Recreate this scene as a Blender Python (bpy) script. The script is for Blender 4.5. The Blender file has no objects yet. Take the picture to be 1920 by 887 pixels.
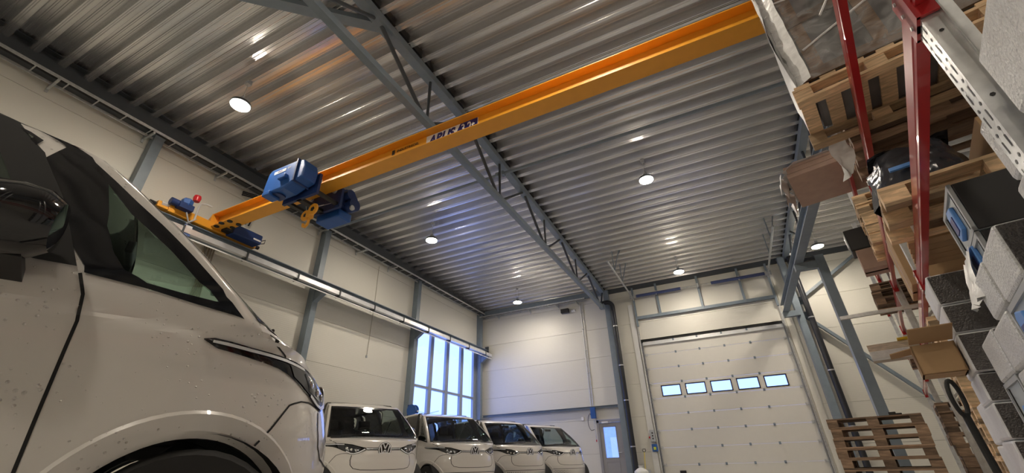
import bpy, bmesh, math, random
from math import sin, cos, pi, radians as R
from mathutils import Vector, Matrix
SC = bpy.context.scene
COL = SC.collection
# ------------------------------------------------------------------ camera
cam_d = bpy.data.cameras.new('camera'); cam = bpy.data.objects.new('camera', cam_d); COL.objects.link(cam)
def cam_basis(pitch, yaw, roll):
    f = Vector((sin(yaw)*cos(pitch), cos(yaw)*cos(pitch), sin(pitch)))
    r = Vector((cos(yaw), -sin(yaw), 0)); u = r.cross(f)
    return r*cos(roll)+u*sin(roll), u*cos(roll)-r*sin(roll), f
_r, _u, _f = cam_basis(R(28.606), R(-25.3425), R(-1.7047))
cam.matrix_world = Matrix(((_r.x, _u.x, -_f.x, 0), (_r.y, _u.y, -_f.y, 0), (_r.z, _u.z, -_f.z, .6), (0, 0, 0, 1)))
cam_d.sensor_width = 36; cam_d.lens = 794.48*36/1920; cam_d.clip_start = .02; cam_d.clip_end = 200
SC.camera = cam
# ------------------------------------------------------------------ world, exposure
SC.view_settings.view_transform = 'Standard'; SC.view_settings.look = 'None'
SC.view_settings.exposure = 0.42; SC.view_settings.gamma = 1.0; SC.view_settings.use_curve_mapping = False
W = bpy.data.worlds.new('winter_sky'); SC.world = W; W.use_nodes = True
_nt = W.node_tree; _bg = _nt.nodes['Background']
_tc = _nt.nodes.new('ShaderNodeTexCoord'); _nz = _nt.nodes.new('ShaderNodeTexNoise'); _nz.inputs['Scale'].default_value = 2.0
_rp = _nt.nodes.new('ShaderNodeValToRGB')
_rp.color_ramp.elements[0].color = (.25, .37, 1, 1); _rp.color_ramp.elements[1].color = (.28, .40, 1, 1)
_nt.links.new(_tc.outputs['Generated'], _nz.inputs['Vector']); _nt.links.new(_nz.outputs['Fac'], _rp.inputs['Fac'])
_nt.links.new(_rp.outputs['Color'], _bg.inputs['Color']); _bg.inputs['Strength'].default_value = 2.7
LAMP_POWER = 260.0      # emission strength of the high bay lamp lenses
# ------------------------------------------------------------------ materials
def node_mat(name):
    m = bpy.data.materials.new(name); m.use_nodes = True
    return m, m.node_tree, m.node_tree.nodes['Principled BSDF']
def mat(name, col, rough=.5, metal=0., var=.08, scale=6., bump=0., bscale=40., coat=0., stretch=None, spec=None):
    m, nt, b = node_mat(name)
    b.inputs['Roughness'].default_value = rough; b.inputs['Metallic'].default_value = metal
    if coat: b.inputs['Coat Weight'].default_value = coat; b.inputs['Coat Roughness'].default_value = .03
    if spec is not None: b.inputs['Specular IOR Level'].default_value = spec
    tc = nt.nodes.new('ShaderNodeTexCoord'); mp = nt.nodes.new('ShaderNodeMapping')
    nt.links.new(tc.outputs['Object'], mp.inputs['Vector'])
    if stretch: mp.inputs['Scale'].default_value = stretch
    if var:
        nz = nt.nodes.new('ShaderNodeTexNoise'); nz.inputs['Scale'].default_value = scale; nz.inputs['Detail'].default_value = 4
        rp = nt.nodes.new('ShaderNodeValToRGB')
        rp.color_ramp.elements[0].position = .3; rp.color_ramp.elements[1].position = .7
        rp.color_ramp.elements[0].color = (*[c*(1-var) for c in col], 1); rp.color_ramp.elements[1].color = (*[min(1, c*(1+var)) for c in col], 1)
        nt.links.new(mp.outputs[0], nz.inputs['Vector']); nt.links.new(nz.outputs['Fac'], rp.inputs['Fac']); nt.links.new(rp.outputs['Color'], b.inputs['Base Color'])
    else: b.inputs['Base Color'].default_value = (*col, 1)
    if bump:
        n2 = nt.nodes.new('ShaderNodeTexNoise'); n2.inputs['Scale'].default_value = bscale; n2.inputs['Detail'].default_value = 2
        bp = nt.nodes.new('ShaderNodeBump'); bp.inputs['Strength'].default_value = bump; bp.inputs['Distance'].default_value = .02
        nt.links.new(mp.outputs[0], n2.inputs['Vector']); nt.links.new(n2.outputs['Fac'], bp.inputs['Height']); nt.links.new(bp.outputs['Normal'], b.inputs['Normal'])
    return m
def wood(name, col, dark=.55):
    m, nt, b = node_mat(name); b.inputs['Roughness'].default_value = .75
    tc = nt.nodes.new('ShaderNodeTexCoord'); mp = nt.nodes.new('ShaderNodeMapping'); mp.inputs['Scale'].default_value = (2, 14, 14)
    nz = nt.nodes.new('ShaderNodeTexNoise'); nz.inputs['Scale'].default_value = 2.2; nz.inputs['Detail'].default_value = 6; nz.inputs['Distortion'].default_value = 1.2
    oi = nt.nodes.new('ShaderNodeObjectInfo'); hs = nt.nodes.new('ShaderNodeHueSaturation')
    ma = nt.nodes.new('ShaderNodeMapRange'); ma.inputs[3].default_value = .65; ma.inputs[4].default_value = 2.7
    rp = nt.nodes.new('ShaderNodeValToRGB'); rp.color_ramp.elements[0].position = .3; rp.color_ramp.elements[1].position = .68
    rp.color_ramp.elements[0].color = (*[c*dark for c in col], 1); rp.color_ramp.elements[1].color = (*col, 1)
    nt.links.new(tc.outputs['Object'], mp.inputs['Vector']); nt.links.new(mp.outputs[0], nz.inputs['Vector'])
    nt.links.new(nz.outputs['Fac'], rp.inputs['Fac']); nt.links.new(rp.outputs['Color'], hs.inputs['Color'])
    nt.links.new(oi.outputs['Random'], ma.inputs[0]); nt.links.new(ma.outputs[0], hs.inputs['Value']); nt.links.new(hs.outputs['Color'], b.inputs['Base Color'])
    return m
def panel_mat(name, col, axis=2, period=.055, strength=.25):
    # sandwich panel sheet with fine horizontal micro ribs
    m, nt, b = node_mat(name); b.inputs['Roughness'].default_value = .42; b.inputs['Specular IOR Level'].default_value = .35; b.inputs['Base Color'].default_value = (*col, 1)
    tc = nt.nodes.new('ShaderNodeTexCoord'); wv = nt.nodes.new('ShaderNodeTexWave'); wv.bands_direction = 'XYZ'[axis]
    wv.inputs['Scale'].default_value = 2*pi/period/20/ (2*pi)*2*pi/ (pi) ; wv.inputs['Scale'].default_value = .314/period
    bp = nt.nodes.new('ShaderNodeBump'); bp.inputs['Strength'].default_value = strength; bp.inputs['Distance'].default_value = .004
    ge = nt.nodes.new('ShaderNodeNewGeometry')
    nt.links.new(ge.outputs['Position'], wv.inputs['Vector']); nt.links.new(wv.outputs['Color'], bp.inputs['Height']); nt.links.new(bp.outputs['Normal'], b.inputs['Normal'])
    return m
def glass(name, tint, refl=.06, rough=.0):
    m = bpy.data.materials.new(name); m.use_nodes = True; nt = m.node_tree; nt.nodes.remove(nt.nodes['Principled BSDF'])
    o = nt.nodes['Material Output']; tr = nt.nodes.new('ShaderNodeBsdfTransparent'); tr.inputs[0].default_value = (*tint, 1)
    gl = nt.nodes.new('ShaderNodeBsdfGlossy'); gl.inputs['Roughness'].default_value = rough
    fr = nt.nodes.new('ShaderNodeFresnel'); fr.inputs[0].default_value = 1.5; mx = nt.nodes.new('ShaderNodeMixShader')
    ge = nt.nodes.new('ShaderNodeNewGeometry'); ir = nt.nodes.new('ShaderNodeMapRange'); ir.inputs[3].default_value = 1.5; ir.inputs[4].default_value = 1/1.5
    nt.links.new(ge.outputs['Backfacing'], ir.inputs[0]); nt.links.new(ir.outputs[0], fr.inputs[0])
    nt.links.new(fr.outputs[0], mx.inputs[0]); nt.links.new(tr.outputs[0], mx.inputs[1]); nt.links.new(gl.outputs[0], mx.inputs[2]); nt.links.new(mx.outputs[0], o.inputs[0])
    return m
def emit(name, col, s):
    m = bpy.data.materials.new(name); m.use_nodes = True; nt = m.node_tree; nt.nodes.remove(nt.nodes['Principled BSDF'])
    e = nt.nodes.new('ShaderNodeEmission'); e.inputs[0].default_value = (*col, 1); e.inputs[1].default_value = s
    nt.links.new(e.outputs[0], nt.nodes['Material Output'].inputs[0]); return m
M = {}
M['panel'] = panel_mat('cream_wall_panel', (.72, .70, .63))
M['backing'] = mat('panel_joint', (.35, .34, .31), .8, var=0)
M['floor'] = mat('grey_concrete', (.50, .49, .47), .45, bump=.1)
M['deck'] = mat('galvanised_deck', (.70, .70, .70), .27, .8, var=.14, scale=2, stretch=(.15, 2.4, 2.4))
M['steel'] = mat('blue_grey_paint', (.20, .245, .285), .42, .0, var=.06)
M['steel_dark'] = mat('dark_grey_paint', (.06, .068, .078), .5, var=.06)
M['galv'] = mat('galvanised_steel', (.62, .63, .63), .38, .8, var=.15, scale=15)
M['alu'] = mat('bright_aluminium', (.75, .76, .77), .35, .6, var=.05)
M['white_paint'] = mat('white_paint', (.78, .78, .76), .4, var=.02)
M['yellow'] = mat('crane_yellow', (.80, .36, .03), .42, var=.03)
M['blue'] = mat('hoist_blue', (.02, .10, .36), .4, var=.05)
M['blue_dk'] = mat('dark_blue_paint', (.012, .035, .14), .45, var=.05)
M['black'] = mat('black_plastic', (.012, .012, .014), .45, var=0)
M['black_gloss'] = mat('gloss_black', (.008, .008, .01), .08, var=0, coat=.5)
M['rubber'] = mat('black_rubber', (.018, .018, .018), .8, var=.1)
M['red'] = mat('red_paint', (.42, .015, .018), .3, var=.06, coat=.6)
M['red_plastic'] = mat('red_plastic', (.6, .02, .03), .3, var=0)
M['white'] = mat('white_plastic', (.8, .8, .8), .4, var=0)
M['navy'] = mat('navy_print', (.015, .02, .16), .4, var=0)
M['ink'] = mat('black_print', (.02, .02, .02), .5, var=0)
M['grey_plastic'] = mat('grey_plastic', (.42, .44, .46), .5, var=.03)
M['door_panel'] = mat('cream_door_panel', (.70, .68, .62), .42, var=.01)
M['frame_grey'] = mat('grey_aluminium_frame', (.33, .37, .42), .4, .2, var=.02)
M['door_grey'] = mat('warm_grey_door', (.34, .33, .33), .45, var=.02)
M['lamp'] = emit('lamp_lens', (1, .89, .74), LAMP_POWER)
M['window_glass'] = glass('window_glass', (.93, .96, .98))
M['frost'] = glass('clear_acrylic', (.9, .93, .97))
# ------------------------------------------------------------------ mesh builder
class MB:
    def __init__(s): s.v = []; s.f = []
    def add(s, vs, fs):
        o = len(s.v); s.v += [tuple(v) for v in vs]; s.f += [[i+o for i in f] for f in fs]; return s
    def box(s, c, d, rot=None):
        vs = [Vector((x*d[0]/2, y*d[1]/2, z*d[2]/2)) for x in (-1, 1) for y in (-1, 1) for z in (-1, 1)]
        if rot is not None:
            rm = rot if isinstance(rot, Matrix) else Matrix.Rotation(rot, 3, 'Z'); vs = [rm @ v for v in vs]
        return s.add([v+Vector(c) for v in vs], [(0, 1, 3, 2), (4, 6, 7, 5), (0, 4, 5, 1), (2, 3, 7, 6), (0, 2, 6, 4), (1, 5, 7, 3)])
    def bb(s, a, b):
        a, b = Vector(a), Vector(b); return s.box((a+b)/2, [abs(q) for q in (b-a)])
    def fr(s, p0, p1, up=(0, 0, 1)):
        p0, p1 = Vector(p0), Vector(p1); d = (p1-p0).normalized(); up = Vector(up)
        if abs(d.dot(up)) > .98: up = Vector((0, 1, 0))
        r = d.cross(up).normalized(); u = r.cross(d); return p0, p1, r, u
    def beam(s, p0, p1, w, h, up=(0, 0, 1)):
        return s.sect(p0, p1, [(-w/2, -h/2), (w/2, -h/2), (w/2, h/2), (-w/2, h/2)], up)
    def sect(s, p0, p1, prof, up=(0, 0, 1)):
        p0, p1, r, u = s.fr(p0, p1, up); n = len(prof)
        vs = [p+r*a+u*b for p in (p0, p1) for a, b in prof]
        fs = [(i, (i+1) % n, (i+1) % n+n, i+n) for i in range(n)]+[tuple(range(n))[::-1], tuple(range(n, 2*n))]
        return s.add(vs, fs)
    def ibeam(s, p0, p1, w, h, t=.012, up=(0, 0, 1)):
        a, b = w/2, h/2; c = t/2
        return s.sect(p0, p1, [(-a, -b), (a, -b), (a, -b+t), (c, -b+t), (c, b-t), (a, b-t), (a, b), (-a, b), (-a, b-t), (-c, b-t), (-c, -b+t), (-a, -b+t)], up)
    def tube(s, p0, p1, r, n=10, r1=None):
        r1 = r if r1 is None else r1; p0, p1, a, b = s.fr(p0, p1)
        vs = [p+(a*cos(2*pi*i/n)+b*sin(2*pi*i/n))*q for p, q in ((p0, r), (p1, r1)) for i in range(n)]
        return s.add(vs, [(i, (i+1) % n, (i+1) % n+n, i+n) for i in range(n)]+[tuple(range(n))[::-1], tuple(range(n, 2*n))])
    def path(s, pts, r, n=8):
        pts = [Vector(p) for p in pts]; rings = []; up = None
        for i, p in enumerate(pts):
            d = (pts[min(i+1, len(pts)-1)]-pts[max(i-1, 0)]).normalized()
            if up is None: up = Vector((0, 0, 1)) if abs(d.z) < .9 else Vector((0, 1, 0))
            a = d.cross(up).normalized(); b = a.cross(d).normalized(); up = b
            rings.append([p+(a*cos(2*pi*k/n)+b*sin(2*pi*k/n))*r for k in range(n)])
        vs = [v for g in rings for v in g]
        fs = [(j*n+i, j*n+(i+1) % n, (j+1)*n+(i+1) % n, (j+1)*n+i) for j in range(len(pts)-1) for i in range(n)]
        m = (len(pts)-1)*n
        return s.add(vs, fs+[tuple(range(n))[::-1], tuple(range(m, m+n))])
    def lathe(s, c, prof, n=24, axis='z', rot=None):
        vs = []
        for r, h in prof:
            for i in range(n):
                a = 2*pi*i/n; v = {'z': Vector((r*cos(a), r*sin(a), h)), 'y': Vector((r*cos(a), h, r*sin(a))), 'x': Vector((h, r*cos(a), r*sin(a)))}[axis]
                vs.append((rot @ v if rot is not None else v)+Vector(c))
        fs = [(j*n+i, j*n+(i+1) % n, (j+1)*n+(i+1) % n, (j+1)*n+i) for j in range(len(prof)-1) for i in range(n)]
        m = (len(prof)-1)*n
        return s.add(vs, fs+[tuple(range(n))[::-1], tuple(range(m, m+n))])
    def prism(s, poly, o, ax, ay, az, t):
        # polygon in plane (ax, ay) at o, extruded t along az
        o, ax, ay, az = map(Vector, (o, ax, ay, az)); n = len(poly)
        vs = [o+ax*a+ay*b+az*q for q in (0, t) for a, b in poly]
        return s.add(vs, [(i, (i+1) % n, (i+1) % n+n, i+n) for i in range(n)]+[tuple(range(n))[::-1], tuple(range(n, 2*n))])
    def grid(s, rows):
        n = len(rows[0]); return s.add([p for r in rows for p in r], [(j*n+i, j*n+i+1, (j+1)*n+i+1, (j+1)*n+i) for j in range(len(rows)-1) for i in range(n-1)])
    def mesh(s, name, m, smooth=False, angle=None):
        me = bpy.data.meshes.new(name); me.from_pydata(s.v, [], s.f); me.validate()
        bm = bmesh.new(); bm.from_mesh(me); bmesh.ops.recalc_face_normals(bm, faces=bm.faces); bm.to_mesh(me); bm.free()
        if m: me.materials.append(m if not isinstance(m, str) else M[m])
        if smooth:
            for p in me.polygons: p.use_smooth = True
            if angle: me.set_sharp_from_angle(angle=angle)
        return me
    def build(s, name, m, parent=None, smooth=False, bevel=0, angle=R(35), loc=None):
        o = bpy.data.objects.new(name, s.mesh(name, m, smooth, angle)); COL.objects.link(o)
        if parent: o.parent = parent
        if loc: o.location = loc
        if bevel:
            md = o.modifiers.new('bevel', 'BEVEL'); md.width = bevel; md.segments = 2; md.limit_method = 'ANGLE'
        return o
def tag(o, label=None, cat=None, group=None, kind=None):
    if label: o['label'] = label
    if cat: o['category'] = cat
    if group: o['group'] = group
    if kind: o['kind'] = kind
    return o
def empty(name, loc=(0, 0, 0), rz=0, label=None, cat=None, group=None, kind=None):
    o = bpy.data.objects.new(name, None); COL.objects.link(o); o.location = loc; o.rotation_euler.z = rz; o.empty_display_size = .1
    return tag(o, label, cat, group, kind)
def inst(name, me, parent=None, loc=(0, 0, 0), rot=None):
    o = bpy.data.objects.new(name, me); COL.objects.link(o); o.parent = parent; o.location = loc
    if rot: o.rotation_euler = rot
    return o
def copy_tree(o, parent=None):
    c = o.copy(); COL.objects.link(c); c.parent = parent
    for ch in o.children: copy_tree(ch, c)
    return c
def text(name, body, size, m, parent, mtx, depth=.002, bold=True, shear=0., xs=1.):
    cu = bpy.data.curves.new(name, 'FONT'); cu.body = body; cu.size = size; cu.extrude = depth; cu.align_x = 'CENTER'; cu.align_y = 'CENTER'; cu.shear = shear
    cu.offset = size*.016*bold
    tmp = bpy.data.objects.new('tmp', cu); me = bpy.data.meshes.new_from_object(tmp); bpy.data.objects.remove(tmp)
    for v in me.vertices: v.co.x *= xs
    me.name = name; me.materials.clear(); me.materials.append(M[m]); o = bpy.data.objects.new(name, me); COL.objects.link(o); o.parent = parent; o.matrix_local = mtx
    return o
# ================================================================== building shell
YB, XL, XR, YF = 19.0, -10.96, 9.5, -11.0
SEAMS = [0, 1.0, 2.28, 3.54, 4.83, 6.09, 7.36, 8.72]
def deck_z(y): return 7.86+.036*(19-y) if y > 7 else 8.292-.036*(7-y)
fl = MB().bb((XL-.3, YF-.3, -.2), (XR+.3, YB+.3, 0)).build('floor', 'floor'); tag(fl, kind='structure')
# corrugated roof deck: sheets of two ribs, each its own part of the ceiling
ce = MB().bb((XL-.3, YF-.3, 8.72), (XR+.3, YB+.3, 8.82)).build('ceiling', 'deck'); tag(ce, kind='structure')
RIB = [(0, 0), (.012, .014), (.03, .014), (.042, 0), (.062, 0), (.075, .05), (.066, .058), (.082, .115), (.073, .123), (.096, .2), (.15, .2), (.16, .186), (.18, .186), (.19, .2), (.24, .2), (.25, .186), (.27, .186), (.28, .2), (.324, .2), (.347, .123), (.338, .115), (.354, .058), (.345, .05), (.358, 0), (.384, 0), (.395, .0)]
for i in range(36):
    y1 = YB-i*.84; s = -.036 if y1-.42 > 7 else .036
    prof = [(a+k*.42, q) for k in range(2) for a, q in RIB]+[(.84, 0)]
    if i == 0: me_a = MB().grid([[(x, -a, q+.036*a) for a, q in prof] for x in (XL, -4.3, 3.2, XR)]).mesh('deck_sheet', 'deck')
    if i == 1: me_b = MB().grid([[(x, -a, q-.036*a) for a, q in prof] for x in (XL, -4.3, 3.2, XR)]).mesh('deck_sheet', 'deck')
    inst('deck_sheet', me_a if y1-.42 > 7 else me_b, ce, (0, y1, deck_z(y1)))
# walls: backing plus single sandwich panels with recessed joints
def wall(name, axis, face, rects, back):
    # rects: (u0,u1,z0,z1) along the wall; face = coordinate of the inner face, back = +1/-1 outward direction
    w = MB()
    for u0, u1, z0, z1 in rects:
        a, b = face+back*.05, face+back*.2
        w.bb((a, u0, z0), (b, u1, z1)) if axis == 'x' else w.bb((u0, a, z0), (u1, b, z1))
    o = w.build(name, 'backing'); tag(o, kind='structure')
    for u0, u1, z0, z1 in rects:
        zs = [z0]+[q for q in SEAMS if z0+.02 < q < z1-.02]+[z1]
        for c, d in zip(zs[:-1], zs[1:]):
            g = .004; a, b = face, face+back*.07
            pb = MB()
            pb.bb((a, u0+g, c+g), (b, u1-g, d-g)) if axis == 'x' else pb.bb((u0+g, a, c+g), (u1-g, b, d-g))
            pb.build('panel', 'panel', o)
    return o
wall('wall_left', 'x', XL, [(YF, 3.3, 0, 8.72), (3.3, 8.45, 0, 8.72), (8.45, 13.6, 0, 8.72), (13.6, 18.6, 0, .9), (13.6, 18.6, 6.0, 8.72), (18.6, YB, 0, 8.72)], -1)
wall('wall_back', 'y', YB, [(XL, -5.32, 0, 8.72), (-5.32, -4.22, 2.26, 8.72), (-4.22, -2.95, 0, 8.72), (-2.95, 2.5, 5.33, 8.72), (2.5, XR, 0, 8.72)], 1)
wall('wall_right', 'x', XR, [(YF, 3.3, 0, 8.72), (3.3, 8.45, 0, 8.72), (8.45, 13.6, 0, 8.72), (13.6, YB, 0, 8.72)], 1)
wall('wall_front', 'y', YF, [(XL, -4.3, 0, 8.72), (-4.3, 3.2, 0, 8.72), (3.2, XR, 0, 8.72)], -1)
# dark eave beam and back wall head beam
tag(MB().ibeam((XL+.16, YF, 7.98), (XL+.16, YB, 7.98), .3, .5, .02).build('trim_1', 'steel_dark'), kind='structure')
tag(MB().beam((XL+.3, YB-.1, 7.75), (-4.4, YB-.1, 7.75), .12, .26).build('trim_2', 'steel'), kind='structure')
tag(MB().beam((-4.1, YB-.06, 7.74), (XR, YB-.06, 7.74), .1, .2).build('trim_3', 'steel_dark'), kind='structure')
# girt on the back wall
tag(MB().ibeam((-10.75, YB-.09, 2.75), (-4.32, YB-.09, 2.75), .14, .1, .01).build('wall_girt', 'steel'), 'blue grey steel girt across the back wall behind the row of vans', 'beam')
# window 1 (left wall)
w1 = empty('window_1', (XL, 16.1, 0), kind='structure')
def wpart(name, m, a, b, bev=.004):
    o = MB().bb(a, b).build(name, m, w1); o.matrix_parent_inverse = Matrix.Translation((-XL, -16.1, 0)); return o
ys = [13.78, 14.9, 16.09, 17.29, 18.46]
for k, y in enumerate(ys):
    wpart('mullion' if 0 < k < 4 else 'window_frame', 'frame_grey', (XL-.14, y-.11, .9), (XL-.02, y+.11, 6.0))
for z, h in ((.95, .07), (3.54, .045), (5.96, .06)):
    wpart('transom' if h == .045 else 'window_frame', 'frame_grey', (XL-.15, 13.7, z-h), (XL-.03, 18.5, z+h))
for k in range(4):
    for z0, z1 in ((1.0, 3.5), (3.58, 5.92)):
        wpart('pane', 'window_glass', (XL-.09, ys[k]+.1, z0), (XL-.085, ys[k+1]-.1, z1))
wpart('sill', 'frame_grey', (XL-.02, 13.65, .86), (XL+.06, 18.55, .9))
for y in (13.62, 18.58):
    wpart('reveal', 'frame_grey', (XL-.2, y-.05, .88), (XL+.01, y+.05, 6.02))
# outside: snowy yard, far trees and a lamp post
tag(MB().bb((-80, -30, -.4), (XL-.25, 80, -.25)).bb((XL-.25, YB+.25, -.4), (60, 80, -.25)).build('ground', mat('snow', (.8, .84, .9), .8, bump=.3, bscale=3)), kind='structure')
random.seed(4)
M['bark'] = mat('winter_bark', (.10, .09, .085), .9)
def bare_tree(x, y, h, label):
    e = empty('bare_tree', (x, y, -.25), random.random()*6, label, 'tree', 'bare trees beyond the left window')
    MB().tube((0, 0, 0), (0, 0, h), .16, 7, .04).build('trunk', 'bark', e)
    b = MB()
    for k in range(26):
        z = h*random.uniform(.3, .95); a = random.uniform(0, 2*pi); L = (h-z)*.55+.5
        p1 = Vector((cos(a)*L*.7, sin(a)*L*.7, z+L*.7)); b.tube((0, 0, z), p1, .035, 4, .012)
        for j in range(3):
            q = Vector((0, 0, z)).lerp(p1, random.uniform(.4, .9)); a2 = a+random.uniform(-1, 1); b.tube(q, q+Vector((cos(a2)*L*.3, sin(a2)*L*.3, L*.3)), .016, 3, .006)
    tag(b.build('branches', 'bark', e), kind='stuff')
for x, y, h, l in ((-46, 56, 6.2, 'first'), (-44, 62, 5.6, 'second'), (-40, 66, 5.2, 'third'), (-42, 70, 6.5, 'fourth')): bare_tree(x, y, h, f'bare winter tree outside the tall window, {l} from its left edge')
e = empty('yard_lamp', (-24, 32.6, -.25), .4, 'small lamp post outside seen low in the first window column', 'lamp post')
MB().tube((0, 0, 0), (0, 0, 5.2), .06, 8, .045).build('pole', 'galv', e)
MB().beam((0, 0, 5.2), (.9, 0, 5.35), .14, .07).beam((0, 0, 5.2), (-.9, 0, 5.35), .14, .07).build('lamp_head', 'galv', e)
# ------------------------------------------------------------------ personnel door
d2 = empty('door_2', (-4.77, YB, 0), kind='structure')
def dp(name, m, a, b, par=None):
    return MB().bb(a, b).build(name, m, par or d2)
for x in (-.5, .5): dp('door_frame', 'door_grey', (x-.045, -.05, 0), (x+.045, .12, 2.24))
dp('door_frame', 'door_grey', (-.545, -.05, 2.15), (.545, .12, 2.24))
leaf = MB().bb((-.45, 0, .02), (-.3, .05, 2.14)).bb((.22, 0, .02), (.45, .05, 2.14)).bb((-.3, 0, .02), (.22, .05, .84)).bb((-.3, 0, 1.98), (.22, .05, 2.14)).build('door_leaf', 'door_grey', d2)
MB().bb((-.29, .02, .85), (.21, .03, 1.97)).build('pane', 'window_glass', leaf)
MB().bb((-.32, -.012, .82), (-.29, .06, 2.0)).bb((.21, -.012, .82), (.24, .06, 2.0)).bb((-.32, -.012, .82), (.24, .06, .85)).bb((-.32, -.012, 1.97), (.24, .06, 2.0)).build('glazing_bead', 'frame_grey', leaf)
MB().bb((-.3, -.012, .25), (.22, .0, .27)).bb((-.3, -.012, .7), (.22, 0, .72)).bb((-.31, -.012, .25), (-.29, 0, .72)).bb((.21, -.012, .25), (.23, 0, .72)).build('kick_panel', 'door_grey', leaf)
MB().beam((.36, -.06, 1.02), (.22, -.06, 1.02), .02, .02).tube((.36, 0, 1.02), (.36, -.06, 1.02), .012).build('door_handle', 'alu', leaf)
cl = MB().bb((-.33, -.06, 2.12), (-.06, -.005, 2.19)).build('door_closer', 'white', d2, bevel=.006)
MB().beam((-.2, -.07, 2.14), (.1, -.09, 2.15), .02, .012).build('closer_arm', 'alu', cl)
# what the door pane looks out on: a pale wall of a neighbouring hall
e = empty('neighbour_hall', (-4, 30, -.25), 0, 'pale metal shed across the yard seen through the small back door', 'building')
MB().bb((-5.2, 0, 0), (-2, 8, 3.4)).build('wall', mat('pale_cladding', (.55, .63, .72), .6), e)
MB().bb((-5.4, -.2, 3.4), (-1.8, 8.2, 3.6)).build('roof_edge', 'white_paint', e)
MB().bb((-3.6, -.06, 0), (-2.6, .02, 2.4)).build('door', 'white_paint', e)
MB().bb((-5.2, -.05, 1.1), (-2, 0, 1.2)).build('rail', 'white_paint', e)
M['spring_blue'] = mat('slate_blue_paint', (.07, .095, .22), .45, var=.05)
# ------------------------------------------------------------------ sectional door
d1 = empty('door_1', (-.225, YB, 0), kind='structure')
PZ = [0, .53, 1.12, 1.72, 2.31, 2.90, 3.49, 4.08, 4.67, 5.24]
WX = [-1.87, -.935, 0, .935, 1.87]
for i in range(9):
    z0, z1 = PZ[i]+.003, PZ[i+1]-.003; b = MB(); x0, x1 = -2.66, 2.66
    if i == 5:
        hx = .36; wz0, wz1 = 2.985, 3.375
        b.bb((x0, .02, z0), (x1, .055, wz0)).bb((x0, .02, wz1), (x1, .055, z1))
        ed = [x0]+[q for c in WX for q in (c-hx, c+hx)]+[x1]
        for k in range(0, 12, 2): b.bb((ed[k], .02, wz0), (ed[k+1], .055, wz1))
    else: b.bb((x0, .02, z0), (x1, .055, z1))
    if i: b.bb((x0, .055, z0-.025), (x1, .066, z0+.0))
    pn = b.build('door_panel', 'door_panel', d1, bevel=.006)
    if i == 5:
        for c in WX:
            f = MB()
            for a, q in (((c-hx-.02, wz0-.02), (c-hx+.018, wz1+.02)), ((c+hx-.018, wz0-.02), (c+hx+.02, wz1+.02)), ((c-hx, wz0-.02), (c+hx, wz0+.018)), ((c-hx, wz1-.018), (c+hx, wz1+.02))):
                f.bb((a[0], .008, a[1]), (q[0], .075, q[1]))
            f.build('window_frame', 'black', pn); MB().bb((c-hx, .04, wz0), (c+hx, .045, wz1)).build('pane', 'frost', pn)
hm = MB().bb((-.035, -.012, -.045), (.035, .02, .045)).tube((-.03, -.012, 0), (.03, -.012, 0), .012, 8).mesh('hinge', M['steel'])
for z in PZ[1:9]:
    for x in (-1.4, -.467, .467, 1.4): inst('hinge', hm, d1, (x, .01, z))
    for s in (-1, 1):
        MB().bb((s*2.6-.05, -.02, z-.05), (s*2.6+.05, .02, z+.05)).tube((s*2.6, -.03, z), (s*2.74, -.03, z), .014, 8).lathe((s*2.72, -.03, z), [(.026, -.012), (.026, .012)], 12, 'x').build('roller', 'galv', d1)
tb = MB().bb((-2.66, -.05, 5.06), (2.66, .0, 5.12)).bb((-2.66, -.012, 5.12), (2.66, .0, 5.22)).build('top_rail', 'alu', d1)
MB().bb((-2.74, -.05, 5.24), (2.74, .05, 5.285)).bb((-2.74, .05, 5.2), (2.74, .14, 5.34)).build('top_seal', 'rubber', d1)
for s in (-1, 1): MB().bb((s*2.64, .068, 0), (s*2.76, .16, 5.3)).build('side_seal', 'galv', d1)
for x in (-1.4, -.467, .467, 1.4): inst('hinge', hm, d1, (x, -.012, 5.18))
MB().bb((-2.12, -.03, .2), (-1.9, .02, .34)).build('lock_bolt', 'black', d1)
# surround: side posts, tracks, header frame
for s in (-1, 1):
    MB().bb((s*2.72-.05, -.09, 0), (s*2.72+.0, .0, 5.3)).bb((s*2.72, -.06, 0), (s*2.72+s*.05, -.0, 6.95)).build('guide_track', 'galv', d1)
    MB().tube((s*2.685, -.1, .02), (s*2.685, -.1, 5.2), .008, 8).build('lift_cable', 'steel_dark', d1)
    MB().bb((s*2.93-.11, -.03, 0), (s*2.93+.11, .03, 6.95)).build('side_jamb', 'white_paint' if s < 0 else 'panel', d1)
    MB().bb((s*2.72-.04, -.13, 5.9), (s*2.72+.04, -.06, 7.7)).build('frame_post', 'steel', d1)
MB().bb((-2.7, -.14, 5.68+.54), (2.7, -.02, 5.78+.56)).build('header_beam', 'steel', d1)
for x in (-1.68, 0.05, 1.65): MB().bb((x-.045, -.12, 6.3), (x+.045, -.04, 7.72)).build('header_post', 'steel', d1)
sh = MB().tube((-2.75, -.26, 7.24), (2.75, -.26, 7.22), .014, 8).build('spring_shaft', 'galv', d1)
for a, b in ((-2.55, -.65), (.58, 2.6)):
    pts = [(a+(b-a)*k/420, -.26+.064*cos(k*.9), 7.23+.064*sin(k*.9)) for k in range(421)]
    MB().tube((a, -.26, 7.23), (b, -.26, 7.23), .062, 14).build('torsion_spring', 'spring_blue', sh, smooth=True)
    MB().path(pts, .009, 4).build('spring_coil', 'spring_blue', sh)
for x in (-2.64, -1.68, 0.05, 1.65, 2.66): MB().bb((x-.03, -.3, 7.14), (x+.03, -.1, 7.32)).build('shaft_bracket', 'galv', d1)
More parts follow.
